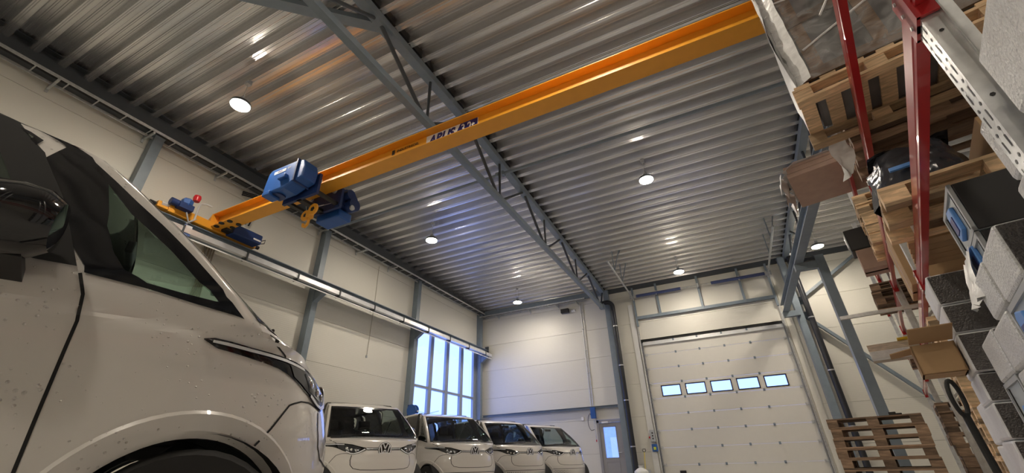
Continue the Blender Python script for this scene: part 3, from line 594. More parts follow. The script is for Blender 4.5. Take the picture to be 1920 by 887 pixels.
def raw(q, z):
    # right hand outline of the body at height z: q 0 front centre, 1 start of the side, >1 further back (metres)
    if q <= 1:
        a = max(q, 0)*pi/2; return xn(z)-cc(z)*(1-cos(a)**(2/pe(z))), -wd(z)*sin(a)**(2/pe(z))
    x = xn(z)-cc(z)-(q-1); xt = lerp_tab(XT, z)+.3; w = wd(z)
    if x < xt:
        a = min(1, (xt-x)/.3); return xt-.3*sin(a*pi/2), -w*(max(0, cos(a*pi/2))**.6 if a < 1 else 0)
    return x, -w
def crease(x, z):
    zc = 1.076-.09*(x+.08); t = max(0, min(1, (z-zc)/.02)); s = max(0, min(1, (-.02-x)/.12))
    return .016*t*s*max(0, min(1, (1.2-z)/.08))
def pt(q, z, off=0, side=-1):
    x, y = raw(abs(q), z)
    if off or True:
        h = .004; x1, y1 = raw(abs(q)+h, z); x2, y2 = raw(abs(q), z+h)
        t1 = Vector((x1-x, y1-y, 0)); t2 = Vector((x2-x, y2-y, h)); n = t1.cross(t2)
        if n.length > 1e-9:
            n.normalize()
            if n.y > 0 and abs(q) > .02 or (abs(q) <= .02 and n.x < 0): n = -n
            o = off-(crease(x, z) if abs(q) > .6 else 0)
            x += n.x*o; y += n.y*o; z += n.z*o
    sg = 1 if (q >= 0) == (side < 0) else -1
    return (x, y*sg, z)
def toq(x, z):
    e = xn(z)-cc(z)
    if x <= e: return 1+e-x
    c = max(0, 1-(xn(z)-x)/cc(z)); return math.acos(min(1, c**(pe(z)/2)))*2/pi
def yq(y, z): return math.asin(min(1, abs(y)/wd(z))**(pe(z)/2))*2/pi*(1 if y >= 0 else -1)     # y positive = right
def resample(loop, n):
    loop = [Vector(p) for p in loop]; seg = [(loop[i], loop[(i+1) % len(loop)]) for i in range(len(loop))]
    L = [(b-a).length for a, b in seg]; T = sum(L); out = []
    # keep corners: allot points per edge
    cnt = [max(1, round(n*l/T)) for l in L]
    while sum(cnt) > n: cnt[cnt.index(max(cnt))] -= 1
    while sum(cnt) < n: cnt[cnt.index(max(cnt))] += 1
    for (a, b), k in zip(seg, cnt): out += [a.lerp(b, i/k) for i in range(k)]
    return out
def ring_patch(outer, inner, steps, fn):
    rows = [[fn(*o.lerp(i, k/steps)) for o, i in zip(outer, inner)] for k in range(steps+1)]
    rows = [r+[r[0]] for r in rows]; return MB().grid(rows)
def fill_patch(loop, fn, steps=5):
    c = sum(loop, Vector((0, 0)))/len(loop)
    rows = [[fn(*p.lerp(c, k/steps)) for p in loop] for k in range(steps+1)]
    return MB().grid([r+[r[0]] for r in rows])
def ribbon(curve, w, off, fn=pt, side=-1, n=40):
    # thin strip along a (q,z) polyline
    c = [Vector(p) for p in curve]; pts = []
    for a, b in zip(c[:-1], c[1:]):
        k = max(2, int((b-a).length/.02)); pts += [a.lerp(b, i/k) for i in range(k)]
    pts.append(c[-1]); rows = [[], []]
    for i, p in enumerate(pts):
        d = pts[min(i+1, len(pts)-1)]-pts[max(0, i-1)]; nn = Vector((-d.y, d.x)).normalized()*w/2
        rows[0].append(fn(p.x+nn.x, p.y+nn.y, off, side)); rows[1].append(fn(p.x-nn.x, p.y-nn.y, off, side))
    return MB().grid(rows)
def ptx(x, z, off=0, side=-1): return pt(toq(x, z), z, off, side)
def inside(p, poly):
    r = False; j = len(poly)-1
    for i in range(len(poly)):
        a, b = poly[i], poly[j]
        if (a[1] > p[1]) != (b[1] > p[1]) and p[0] < (b[0]-a[0])*(p[1]-a[1])/(b[1]-a[1])+a[0]: r = not r
        j = i
    return r
AXL = [0.0, -2.99]; AZ, AR = .345, .392
QUARTER = [(-.925, 1.905), (-.81, 1.868), (-.70, 1.832), (-.46, 1.635), (-.28, 1.487), (-.054, 1.262), (.03, 1.175), (-.15, 1.208), (-.31, 1.238), (-.50, 1.26), (-.60, 1.40), (-.677, 1.546), (-.80, 1.70)]
QCLEAR = [(-.575, 1.69), (-.46, 1.565), (-.28, 1.42), (-.16, 1.305), (-.075, 1.232), (-.20, 1.245), (-.32, 1.262), (-.40, 1.30), (-.455, 1.37), (-.51, 1.48)]
DOORG = [(-1.04, 1.90), (-.955, 1.893), (-.85, 1.72), (-.742, 1.57), (-.62, 1.29), (-1.2, 1.30), (-1.78, 1.305), (-1.76, 1.6), (-1.7, 1.905)]
SLIDEG = [(-1.80, 1.905), (-1.86, 1.305), (-2.85, 1.315), (-2.82, 1.905)]
REARG = [(-2.92, 1.905), (-2.96, 1.32), (-3.5, 1.33), (-3.52, 1.6), (-3.38, 1.91)]
def inset(poly, k):
    c = Vector((sum(p[0] for p in poly)/len(poly), sum(p[1] for p in poly)/len(poly)))
    return [tuple(Vector(p).lerp(c, k)) for p in poly]
SIDEG = [('quarter_window', QUARTER, QCLEAR, 'screen_glass'), ('door_window', DOORG, inset(DOORG, .07), 'front_glass'), ('sliding_door_window', SLIDEG, inset(SLIDEG, .06), 'privacy_glass'), ('rear_side_window', REARG, inset(REARG, .08), 'privacy_glass')]
def q_poly(poly): return [Vector((toq(x, z), z)) for x, z in poly]
WSQ = [(-.80, 1.185), (.80, 1.185), (.80, 1.50), (.79, 1.815), (-.79, 1.815), (-.80, 1.50)]
WSC = [(-.74, 1.215), (.74, 1.215), (.74, 1.50), (.73, 1.775), (-.73, 1.775), (-.74, 1.50)]
def build_van(paint, group):
    root = empty('van', (0, 0, 0))
    # body shell: fine grid with window openings and wheel arches left out
    zs = [.18+.022*i for i in range(int((1.84-.18)/.022)+1)]+[1.85, 1.865, 1.88, 1.892, 1.904, 1.916, 1.928, 1.94, 1.95, 1.96, 1.968, 1.975, 1.981, 1.986, 1.99]
    qs = [i/44 for i in range(45)]
    qmax = 6.2; n2 = 150; b = MB(); nq = 45+n2; vid = {}
    def Q(i, z):
        if i < 45: return qs[i]
        L = xn(z)-cc(z)-lerp_tab(XT, z); return 1+L*(i-44)/n2
    for side in (-1, 1):
        for j, z in enumerate(zs):
            for i in range(nq): vid[side, j, i] = len(b.v); b.v.append(pt(Q(i, z), z, 0, side))
        holes = [inset(q, -.10) if n_ == 'quarter_window' else inset(p, .04) for n_, p, q, _ in SIDEG]
        for j in range(len(zs)-1):
            zc = (zs[j]+zs[j+1])/2
            for i in range(nq-1):
                qc = (Q(i, zc)+Q(i+1, zc))/2; x, y = raw(qc, zc)
                if qc > .5 and any(math.hypot(x-a, zc-AZ) < AR+.042 for a in AXL) and abs(y) > .5: continue
                if qc <= .765 and 1.20 < zc < 1.79: continue
                if .5 < qc and zc > 1.2 and any(inside((x, zc), h) for h in holes): continue
                b.f.append([vid[side, j, i], vid[side, j, i+1], vid[side, j+1, i+1], vid[side, j+1, i]])
    top = [vid[-1, len(zs)-1, i] for i in range(nq)]+[vid[1, len(zs)-1, i] for i in range(nq-2, 0, -1)]
    b.f.append(top)
    body = b.build('body', paint, root, smooth=True, angle=R(28))
    for s in (-1, 1):
        for nm, outer, clear, gm in SIDEG:
            o_ = resample(q_poly(outer), 72); i_ = resample(q_poly(clear), 72)
            if nm != 'quarter_window': i_ = [p.lerp(sum(o_, Vector((0, 0)))/72, .09) for p in o_]
            w = ring_patch(o_, i_, 5, lambda q, z: pt(q, z, .006, s)).build(nm, 'black_gloss', root, smooth=True)
            fill_patch(i_, lambda q, z: pt(q, z, .005, s), 6).build('pane', gm, w, smooth=True)
        # roof edge moulding, pillar strip between quarter glass and screen
        MB().grid([[pt(q_poly([(x, z)])[0].x, z+dz, .011, s) for x, z in [(-.70+.0*k, 1.842) if k == 0 else (-.70-.3*k, min(1.955, 1.842+.1*k-.012*k*k*(k<5))) for k in range(9)]] for dz in (0, .012)]).build('roof_moulding', paint, root, smooth=True)
        # dark pillar between door glass and quarter glass
        MB().grid([[pt(toq(x+dx, z), z, .014, s) for x, z in ((-.985, 1.93), (-.955, 1.905), (-.85, 1.725), (-.745, 1.565), (-.67, 1.42), (-.60, 1.275))] for dx in (-.06, 0, .075)]).build('pillar_cover', 'rubber', root, smooth=True)
        # seams
        ribbon([(x, z) for x, z in ((-.51, 1.258), (-.475, 1.18), (-.455, 1.08), (-.448, .9), (-.442, .75), (-.436, .62), (-.45, .3))], .010, .002, fn=ptx, side=s).build('door_gap', 'seam', root)
        ribbon([(-1.80, z) for z in (1.3, .8, .28)], .009, .002, fn=ptx, side=s).build('door_gap', 'seam', root)
        ribbon([(-2.86, z) for z in (1.3, 1.0)], .009, .002, fn=ptx, side=s).build('door_gap', 'seam', root)
        # arch flares
        for a in AXL:
            rows = [[], [], [], []]
            for k in range(41):
                t = pi*(-.06+1.12*k/40)
                for r_, (rr, of) in enumerate(((AR+.09, -.006), (AR+.068, .009), (AR+.012, -.004), (AR-.012, -.03))):
                    x, z = a+rr*cos(t), AZ+rr*sin(t); z = max(z, .19)
                    rows[r_].append(pt(toq(x, z), z, of, s))
            MB().grid(rows).build('wheel_arch', paint, root, smooth=True)
            ln = [[(a+(AR+.005)*cos(pi*k/24), s*yy, max(.1, AZ+(AR+.005)*sin(pi*k/24))) for k in range(25)] for yy in (.94, .6)]
            MB().grid(ln).build('arch_liner', 'cabin', root, smooth=True)
            wv = Vector((a, s*.86, AZ))
            ty = MB().lathe(wv, [(.23, -.11), (.325, -.115), (.345, -.08), (.348, 0), (.345, .08), (.325, .11), (.25, .115), (.235, .09)], 36, 'y').build('tyre', 'tyre', root, smooth=True)
            rm = MB().lathe(wv, [(.0, s*.07), (.06, s*.085), (.075, s*.06), (.21, s*.05), (.235, s*.1), (.25, s*.1)], 36, 'y')
            rm.build('rim', 'black', ty, smooth=True); sp = MB()
            for k in range(5):
                t = 2*pi*k/5; sp.beam(wv+Vector((.05*cos(t), s*.09, .05*sin(t))), wv+Vector((.225*cos(t), s*.1, .225*sin(t))), .055, .03, (0, 1, 0))
            sp.build('spokes', 'rim', ty)
        # headlight unit and the dark band that tapers back over the wheel
        hl = [(.205, .985), (.30, 1.02), (.37, 1.05), (.503, 1.074), (.637, 1.078), (.708, 1.078), (.82, 1.085), (.872, 1.087), (.89, 1.077)]
        low = [(.205, .955), (.30, .90), (.36, .88), (.40, .887), (.453, .930), (.522, .970), (.578, 1.0), (.635, 1.018), (.785, 1.038), (.85, 1.047), (.89, 1.073)]
        def strip(top, bot, k, off):
            T = resample_open(top, k); B = resample_open(bot, k)
            return MB().grid([[pt(*a.lerp(c, j/6), off, s) for a, c in zip(T, B)] for j in range(7)])
        band = strip(hl, low, 60, .004).build('headlight_band', 'black_gloss', root, smooth=True)
        # chrome-like light signature: upper blade and lower lip
        ribbon([(.865, 1.072), (.745, 1.063), (.59, 1.060), (.47, 1.050)], .013, .009, side=s).build('light_blade', 'led_grey', band)
        ribbon([(.225, .966), (.30, .914), (.36, .894), (.40, .902), (.45, .938)], .017, .010, side=s).build('daytime_light', 'led_grey', band)
        hb = strip([(.27, .985), (.37, 1.030), (.48, 1.050), (.57, 1.048)], [(.30, .928), (.36, .908), (.41, .918), (.50, .968), (.555, 1.0)], 24, .0075).build('headlight', 'black', band, smooth=True)
        strip([(.29, .975), (.37, 1.012), (.48, 1.035)], [(.31, .94), (.37, .922), (.46, .958)], 16, .0095).build('reflector', 'lens_grey', hb, smooth=True)
        for q_, z_ in ((.33, .95), (.385, .965), (.44, .99)):
            c = Vector(pt(q_, z_, .012, s)); nn = (Vector(pt(q_, z_, .05, s))-c).normalized()
            MB().lathe(c, [(.0, -.008), (.02, -.008), (.022, 0), (.014, .006), (.0, .008)], 14, 'z', Vector((0, 0, 1)).rotation_difference(nn).to_matrix()).build('projector', 'chrome', hb, smooth=True)
        # front bar to the badge
        ribbon([(.205, .970), (.055, .966)], .042, .003, side=s).build('front_band', 'black_gloss', root)
        ribbon([(.215, .970), (.055, .966)], .011, .006, side=s).build('light_bar', 'led_grey', root)
        # hood gap
        ribbon([(.385, .872), (.40, .79), (.395, .715), (.36, .66), (.28, .635), (.14, .628), (0, .627)], .009, .002, side=s).build('hood_gap', 'seam', root)
        ribbon([(.733, 1.143), (.68, 1.127), (.62, 1.10), (.59, 1.085), (.58, 1.05)], .008, .002, side=s).build('hood_gap', 'seam', root)
        ribbon([(.40, .893), (.46, .905), (.515, .900), (.562, .883), (.583, .873), (.61, .84), (.637, .805), (.68, .748), (.713, .703)], .007, .002, side=s).build('bumper_gap', 'seam', root)
        # door mirror
        mc = Vector((-.69, s*1.10, 1.345))
        mr = MB().lathe((0, 0, 0), [(.02, -.17), (.09, -.155), (.125, -.09), (.132, 0), (.125, .08), (.09, .14), (.02, .155)], 20, 'x')
        mr.v = [(v[0]*.75, v[1]*1.05, v[2]*.92) for v in mr.v]
        mo_ = mr.build('mirror', 'black_gloss', root, smooth=True, loc=mc); 
        MB().prism([(-.06, -.02), (.06, -.02), (.05, .03), (-.05, .03)], (.0, 0, -.10), (1, 0, 0), (0, 0, 1), (0, -s, -.25), .2).build('mirror_foot', 'black', mo_)
        MB().bb((-.12, -.11, -.1), (-.115, .11, .09)).build('mirror_glass', 'chrome', mo_)
        ribbon([(-1.55, 1.0), (-1.75, 1.0)], .035, .03, fn=ptx, side=s).build('door_handle', paint, root)
    # windscreen
    o_ = resample([(x, z) for x, z in WSQ], 96); i_ = resample([(x, z) for x, z in WSC], 96)
    ws = ring_patch(o_, i_, 3, lambda q, z: pt(q, z, .005)).build('windscreen_border', 'black_gloss', root, smooth=True)
    MB().grid([[pt(-.74+1.48*i/40, 1.215+.56*j/14, .004) for i in range(41)] for j in range(15)]).build('windscreen', 'front_glass', ws, smooth=True)
    MB().grid([[pt(-.70+1.4*i/30, z_, .005) for i in range(31)] for z_ in (1.165, 1.178, 1.19)]).build('cowl', 'black', root, smooth=True)
    for y0, y1 in ((-.65, .1), (.7, .05)):
        MB().path([pt(yq(y0+(y1-y0)*k/8, 1.2+.03*k/8), 1.2+.03*k/8, .02) for k in range(9)], .008, 5).build('wiper', 'black', root)
    # badge: ring with the two letters
    c = Vector(pt(0, .955, .012)); bd = MB().lathe(c, [(.0, -.012), (.128, -.012), (.13, .004), (0, .006)], 32, 'x').build('badge', 'black_gloss', root, smooth=True)
    MB().lathe(c, [(.106, .004), (.106, .014), (.122, .014), (.125, .004)], 36, 'x').build('badge_ring', 'led_grey', bd)
    lt = MB()
    def stroke(a, b_): lt.beam(c+Vector((.010, a[0]*1.22, a[1]*1.22)), c+Vector((.010, b_[0]*1.22, b_[1]*1.22)), .02, .008, (1, 0, 0))
    for sg in (-1, 1):
        stroke((sg*.034, .078), (0, .012)); stroke((sg*.068, .052), (sg*.036, -.076)); stroke((sg*.036, -.076), (sg*.006, -.006))
    lt.build('badge_letters', 'led_grey', bd)
    # lower front: intake panel with rows of hexagonal openings
    gp = MB().grid([[pt(-.52+1.04*i/40, .30+.225*j/8, .006) for i in range(41)] for j in range(9)]).build('intake_panel', paint, root, smooth=True)
    ribbon([(-.53, .53), (.53, .53)], .012, .008).build('intake_edge', 'seam', gp)
    hx = MB()
    for r_ in range(6):
        for k in range(-15, 16):
            q_ = (k+(.5 if r_ % 2 else 0))*.033; z_ = .325+.032*r_; rad = .012*(.45+.55*min(1, abs(q_)/.3))
            if abs(q_) > .5: continue
            cen = Vector(pt(q_, z_, .0085)); a1 = (Vector(pt(q_+.01, z_, .0085))-cen).normalized(); a2 = Vector((0, 0, 1))
            hx.add([cen+a1*rad*1.2*cos(pi*t/3)+a2*rad*sin(pi*t/3) for t in range(6)], [(0, 1, 2, 3, 4, 5)])
    tag(hx.build('intake_holes', 'seam', gp), kind='stuff')
    # cabin
    MB().bb((-3.5, -.8, .3), (-.1, .8, .36)).build('cabin_floor', 'cabin', root)
    MB().prism([(-.06, 1.17), (-.15, 1.19), (-.32, 1.18), (-.38, .95), (-.2, .7), (-.06, .7)], (0, -.86, 0), (1, 0, 0), (0, 0, 1), (0, 1, 0), 1.72).build('dashboard', 'cabin', root, bevel=.02)
    st = [(-.62+.19*cos(t)*.45, .38+.19*sin(t), 1.12+.19*cos(t)*.9) for t in [2*pi*k/24 for k in range(25)]]
    sw = MB().path(st, .016, 6).build('steering_wheel', 'black', root, smooth=True); MB().beam((-.62, .22, 1.12), (-.62, .54, 1.12), .04, .05).tube((-.62, .38, 1.12), (-.3, .38, 1.05), .04).build('steering_column', 'black', sw)
    for y in (-.38, .38):
        se = MB().bb((-1.35, y-.25, .7), (-.85, y+.25, .86)).prism([(-1.25, .8), (-1.38, .82), (-1.62, 1.42), (-1.5, 1.46)], (0, y-.24, 0), (1, 0, 0), (0, 0, 1), (0, 1, 0), .48).build('front_seat', 'cabin', root, bevel=.03)
        MB().box((-1.6, y, 1.56), (.1, .28, .18), Matrix.Rotation(-.2, 3, 'Y')).build('headrest', 'cabin', se, bevel=.03)
    MB().bb((-3.0, -.6, .7), (-2.5, .6, .86)).prism([(-2.95, .8), (-3.1, .8), (-3.3, 1.4), (-3.15, 1.42)], (0, -.6, 0), (1, 0, 0), (0, 0, 1), (0, 1, 0), 1.2).build('rear_bench', 'cabin', root, bevel=.03)
    MB().bb((-.52, -.12, 1.68), (-.48, .12, 1.75)).build('rear_view_mirror', 'black', root, bevel=.01)
    return root
def resample_open(c, n):
    c = [Vector(p) for p in c]; L = [0]
    for a, b in zip(c[:-1], c[1:]): L.append(L[-1]+(b-a).length)
    out = []
    for i in range(n+1):
        t = L[-1]*i/n; k = 0
        while k < len(L)-2 and L[k+1] < t: k += 1
        d = L[k+1]-L[k]; out.append(c[k].lerp(c[k+1], (t-L[k])/d if d else 0))
    return out
van = build_van('paint', None)
vans = [(-5.84, 6.81, 'white van in the parked row nearest the viewer'), (-5.60, 9.71, 'white van parked second in the row under the tall window'), (-5.28, 12.23, 'white van parked third in the row with a blue sky reflection'), (-4.83, 14.63, 'white van parked last in the row near the small back door')]
VH = R(-26)
for i, (x, y, l) in enumerate(vans):
    o = van if i == 0 else copy_tree(van)
    o.location = (x-.85*cos(VH), y-.85*sin(VH), 0); o.rotation_euler.z = VH; tag(o, l, 'van', 'parked row of white vans')
NS = 1
near = copy_tree(van); near.location = (-2.643, 1.442, 0); near.rotation_euler.z = R(65)
for k in ('group',): near.pop(k, None) if hasattr(near, 'pop') else None
tag(near, 'large white van wet with droplets, cropped close in front of the viewer', 'van')
if 'group' in near.keys(): del near['group']
for o in near.children_recursive:
    if o.type == 'MESH' and o.data.materials and o.data.materials[0] == M['paint']:
        o.data = o.data.copy(); o.data.materials[0] = M['paint_wet']
# ================================================================== pallet rack and its goods (rack frame is turned 14.9 degrees)
RA = R(14.9)
def rk(x, y, z=0): return (x*cos(RA)+y*sin(RA), -x*sin(RA)+y*cos(RA), z)
def rempty(name, x, y, z, label, cat, group=None, turn=0): return empty(name, rk(x, y, z), -RA+turn, label, cat, group)
def film_mat():
    m = glass('stretch_film', (.9, .9, .9), rough=.2); nt = m.node_tree; o = nt.nodes['Material Output']; src = o.inputs[0].links[0].from_socket
    d = nt.nodes.new('ShaderNodeBsdfDiffuse'); d.inputs[0].default_value = (.8, .8, .8, 1); mx = nt.nodes.new('ShaderNodeMixShader')
    tc = nt.nodes.new('ShaderNodeTexCoord'); nz = nt.nodes.new('ShaderNodeTexNoise'); nz.inputs['Scale'].default_value = 5; nz.inputs['Detail'].default_value = 5; nz.inputs['Distortion'].default_value = 2
    mr = nt.nodes.new('ShaderNodeMapRange'); mr.inputs[1].default_value = .35; mr.inputs[2].default_value = .75; mr.inputs[3].default_value = .04; mr.inputs[4].default_value = .42
    nt.links.new(tc.outputs['Object'], nz.inputs['Vector']); nt.links.new(nz.outputs['Fac'], mr.inputs[0]); nt.links.new(mr.outputs[0], mx.inputs[0])
    nt.links.new(src, mx.inputs[1]); nt.links.new(d.outputs[0], mx.inputs[2]); nt.links.new(mx.outputs[0], o.inputs[0]); return m
M['wood_new'] = wood('fresh_pallet_wood', (.42, .30, .18)); M['wood_old'] = wood('weathered_pallet_wood', (.20, .135, .09)); M['wood_grey'] = wood('grey_plank_wood', (.36, .31, .25))
M['card'] = mat('brown_cardboard', (.42, .27, .14), .8, var=.1, scale=3); M['card_pink'] = mat('pinkish_cardboard', (.46, .33, .27), .75, var=.08)
M['foil'] = mat('white_bubble_wrap', (.66, .67, .68), .28, var=.08, scale=9, bump=.45, bscale=70); M['foil_dark'] = mat('dark_bubble_foil', (.085, .078, .078), .42, var=.15, scale=20, bump=.8, bscale=95)
M['foam'] = mat('white_foam', (.70, .71, .74), .6, var=.05, bump=.15, bscale=30)
M['wrap'] = film_mat(); M['film_white'] = mat('milky_film', (.82, .82, .82), .3, var=.1, scale=12, bump=.35, bscale=14)
M['film_dark'] = mat('dark_plastic_bag', (.03, .032, .04), .2, var=.3, scale=8, bump=.9, bscale=10)
M['crate_grey'] = mat('grey_load_cloth', (.20, .20, .205), .7, var=.15, scale=4); M['case_grey'] = mat('pale_grey_case', (.40, .45, .47), .4, var=.04)
M['latch'] = mat('light_blue_latch', (.10, .28, .70), .4, var=0); M['strap_y'] = mat('yellow_strap', (.75, .5, .02), .5, var=0)
UY = [-1.95, 1.71, 5.33, 8.93, 12.53, 16.1]; LV = [1.98, 2.955, 4.17]
ra = rempty('pallet_rack', 0, 0, 0, 'tall pallet rack with red beams and perforated galvanised uprights along the right', 'rack')
def up(b, n, m, **k): return b.build(n, m, ra, **k)
upm = MB().sect((0, 0, 0), (0, 0, 5.6), [(0, -.05), (.008, -.05), (.008, -.0), (.008, .05), (0, .05)], (0, 1, 0)).mesh('x', None)
for j, y in enumerate(UY):
    for fx in (.485, 1.5):
        b = MB().bb((fx, y-.05, 0), (fx+.004, y+.05, 5.7)).bb((fx, y-.052, 0), (fx+.055, y-.048, 5.7)).bb((fx, y+.048, 0), (fx+.055, y+.052, 5.7)).bb((fx+.055, y-.066, 0), (fx+.085, y-.06, 5.7)).bb((fx+.055, y+.06, 0), (fx+.085, y+.066, 5.7)).bb((fx+.053, y-.066, 0), (fx+.057, y-.048, 5.7)).bb((fx+.053, y+.048, 0), (fx+.057, y+.066, 5.7))
        u = up(b, 'upright', 'galv')
        MB().bb((fx-.03, y-.07, 0), (fx+.11, y+.07, .008)).build('foot_plate', 'galv', u)
        if fx < 1 and j in (1, 2, 3):
            hb = MB()
            for k in range(56):
                z = .1*k+.05
                for dy in (-.024, .024):
                    if j == 1:
                        hb.add([(fx-.0012, y+dy+.008*cos(t*pi/3), z+.008*sin(t*pi/3)) for t in range(6)], [(0, 1, 2, 3, 4, 5)])
                        hb.add([(fx-.0012, y+dy-.005, z+.03), (fx-.0012, y+dy+.003, z+.03), (fx-.0012, y+dy+.005, z+.075), (fx-.0012, y+dy-.003, z+.075)], [(0, 1, 2, 3)])
                    else: hb.add([(fx-.0012, y+dy+.007*cos(t*pi/2), z+.007*sin(t*pi/2)) for t in range(4)], [(0, 1, 2, 3)])
                if j == 1 and k % 3 == 0: hb.add([(fx+.025+.007*cos(t*pi/3), y-.0535, z+.007*sin(t*pi/3)) for t in range(6)], [(0, 1, 2, 3, 4, 5)])
            tag(hb.build('perforation', 'black', u), kind='stuff')
    b = MB(); z = .3
    for k in range(5):
        MB().beam((.55, y, z), (1.53, y, z+.9 if k % 2 == 0 else z+.9), .03, .03).build('lattice_brace', 'galv', ra); z += 1.0
for j in range(len(UY)-1):
    y0, y1 = UY[j]+.055, UY[j+1]-.055
    for li, z in enumerate(LV):
        if j == 0 and li > 0: continue
        for fx in (.487, 1.5):
            bm_ = up(MB().sect((fx, y0, z), (fx, y1, z), [(-.0, .110), (.0, .03), (.006, .026), (.006, .016), (.0, .012), (.003, 0), (.045, 0), (.045, .116), (.004, .116)], (0, 0, 1)), 'beam', 'red')
            for ye, s in ((y0, 1), (y1, -1)):
                MB().bb((fx-.012, ye-.075*s, z-.05), (fx-.002, ye+.012*s, z+.15)).bb((fx-.012, ye-.0*s, z-.05), (fx+.05, ye+.012*s, z+.15)).build('connector', 'red', bm_)
                for q_ in (-.02, .05, .12): MB().tube((fx-.012, ye-.04*s, z+q_), (fx-.018, ye-.04*s, z+q_), .008, 8).build('hook_stud', 'galv', bm_) if j in (1, 2) and fx < 1 else None
# ---- euro pallets: every board and block is a part
def bmesh_box(n, d): return MB().box((0, 0, 0), d).mesh(n, None)
PB = {'top_w': bmesh_box('board', (1.2, .145, .022)), 'top_n': bmesh_box('board', (1.2, .1, .022)), 'cross': bmesh_box('board', (.145, .8, .022)), 'bw': bmesh_box('board', (1.2, .145, .022)), 'bn': bmesh_box('board', (1.2, .1, .022)), 'blk_w': bmesh_box('block', (.145, .145, .078)), 'blk_n': bmesh_box('block', (.145, .1, .078))}
PMESH = {}
def pallet_proto(wm):
    e = empty('pallet')
    def part(n, me, loc):
        k = (me, wm)
        if k not in PMESH: c = PB[me].copy(); c.materials.append(M[wm]); PMESH[k] = c
        inst(n, PMESH[k], e, loc)
    for y, k in ((-.3275, 'top_w'), (-.165, 'top_n'), (0, 'top_w'), (.165, 'top_n'), (.3275, 'top_w')): part('board', k, (0, y, .133))
    for x in (-.5275, 0, .5275): part('cross_board', 'cross', (x, 0, .111))
    for y, k, bk in ((-.35, 'bn', 'blk_n'), (0, 'bw', 'blk_w'), (.35, 'bn', 'blk_n')):
        part('bottom_board', k, (0, y, .011))
        for x in (-.5275, 0, .5275): part('block', bk, (x, y, .061))
    return e
PR = {}
random.seed(11)
def pallet(x, y, z, label, wm='wood_old', group=None, turn=0, jit=.0):
    o = pallet_proto(wm) if wm not in PR else copy_tree(PR[wm])
    PR.setdefault(wm, o)
    o.location = rk(x+random.uniform(-jit, jit), y+random.uniform(-jit, jit), z); o.rotation_euler.z = -RA+turn+random.uniform(-jit, jit)*.6
    for k in ('group', 'label', 'category'):
        if k in o.keys(): del o[k]
    return tag(o, label, 'pallet', group)
def stack(x, y, z, n, label, wm, group, jit=.015, turn=0):
    ords = ['lowest']+'second third fourth fifth sixth seventh eighth ninth tenth eleventh twelfth thirteenth'.split()
    for k in range(n):
        w = 'topmost' if k == n-1 else (ords[k] if k == 0 else ords[k]+' lowest')
        pallet(x, y, z+.1445*k, f'{w} pallet {label}', wm, group, turn, jit)
Z1, Z2, Z3 = LV[0]+.117, LV[1]+.117, LV[2]+.117
# level 2, first bay: wrapped crate on a fresh pallet that overhangs the aisle
e = rempty('slatted_pallet', .75, 3.76, Z2, 'fresh wood slatted pallet overhanging the aisle under the big wrapped crate', 'pallet')
for y in (-.345, .345): MB().bb((-.6, y-.05, 0), (.6, y+.05, .022)).build('skid', 'wood_new', e)
for x in (-.54, -.08, .54):
    for y in (-.345, .345): MB().bb((x-.06, y-.05, .022), (x+.06, y+.05, .1)).build('block', 'wood_new', e)
for y in (-.35, .35): MB().bb((-.6, y-.05, .1), (.6, y+.05, .122)).build('bearer', 'wood_new', e)
bd_ = MB().bb((-.052, -.4, .122), (.052, .4, .144)).mesh('board', 'wood_new')
for k in range(7): inst('board', M['wood_new'] and bd_, e, (-.53+.1767*k, 0, 0))
e = rempty('wrapped_crate', .78, 3.76, Z2+.145, 'big grey crate in stretch film on the pallet overhanging the upper beam', 'crate')
MB().bb((-.5, -.36, .02), (.56, .36, 1.3)).build('load', 'crate_grey', e, bevel=.03)
for z in (.02, .62, 1.2): MB().bb((-.54, -.385, z), (.58, -.365, z+.09)).build('batten', 'wood_old', e)
for x in (-.46, -.05, .4): MB().bb((x, -.378, .05), (x+.09, -.366, 1.28)).build('batten', 'wood_old', e)
rows = []
random.seed(5)
for j in range(15):
    z = .0+1.36*j/14; r_ = []
    for k in range(41):
        t = k/40*4; s_ = int(min(3.999, t)); f = t-s_
        a, c = 0.585+.012*random.uniform(-1, 1), .405+.012*random.uniform(-1, 1)
        p = [(-a+2*a*f, -c), (a, -c+2*c*f), (a-2*a*f, c), (-a, c-2*c*f)][s_]
        r_.append((p[0], p[1], z))
    r_[-1] = r_[0]; rows.append(r_)
MB().grid(rows).build('film', 'wrap', e, smooth=True)
MB().grid([[(-.592-.012*random.random()-(.02*sin(z*5)), y, z*1.36) for y in [-.41+.82*k/8 for k in range(9)]] for z in [q/12 for q in range(13)]]).build('film_end', 'film_white', e, smooth=True)
MB().grid([[(-.606+.125*i/5+.003*sin(j*1.9+i), -.33-.115*(i/5)**.6-.004*sin(j*1.3+i*1.1), 1.37*j/16) for i in range(6)] for j in range(17)]).build('film_corner', 'film_white', e, smooth=True)
for p0, p1, p2 in (((-.5, -.42, .95), (.0, -.425, .82), (.6, -.42, .9)), ((-.25, -.425, .55), (.1, -.43, 1.05), (.55, -.42, 1.2)), ((-.45, -.42, .3), (.1, -.425, .5), (.58, -.42, .62))):
    MB().path([Vector(p0).lerp(Vector(p1), k/6) if k <= 6 else Vector(p1).lerp(Vector(p2), (k-6)/6) for k in range(13)], .009, 5).build('film_fold', 'film_white', e)
MB().bb((-.38, -.39, -.018), (.03, -.33, .02)).build('transport_label', 'white', e) if 0 else None
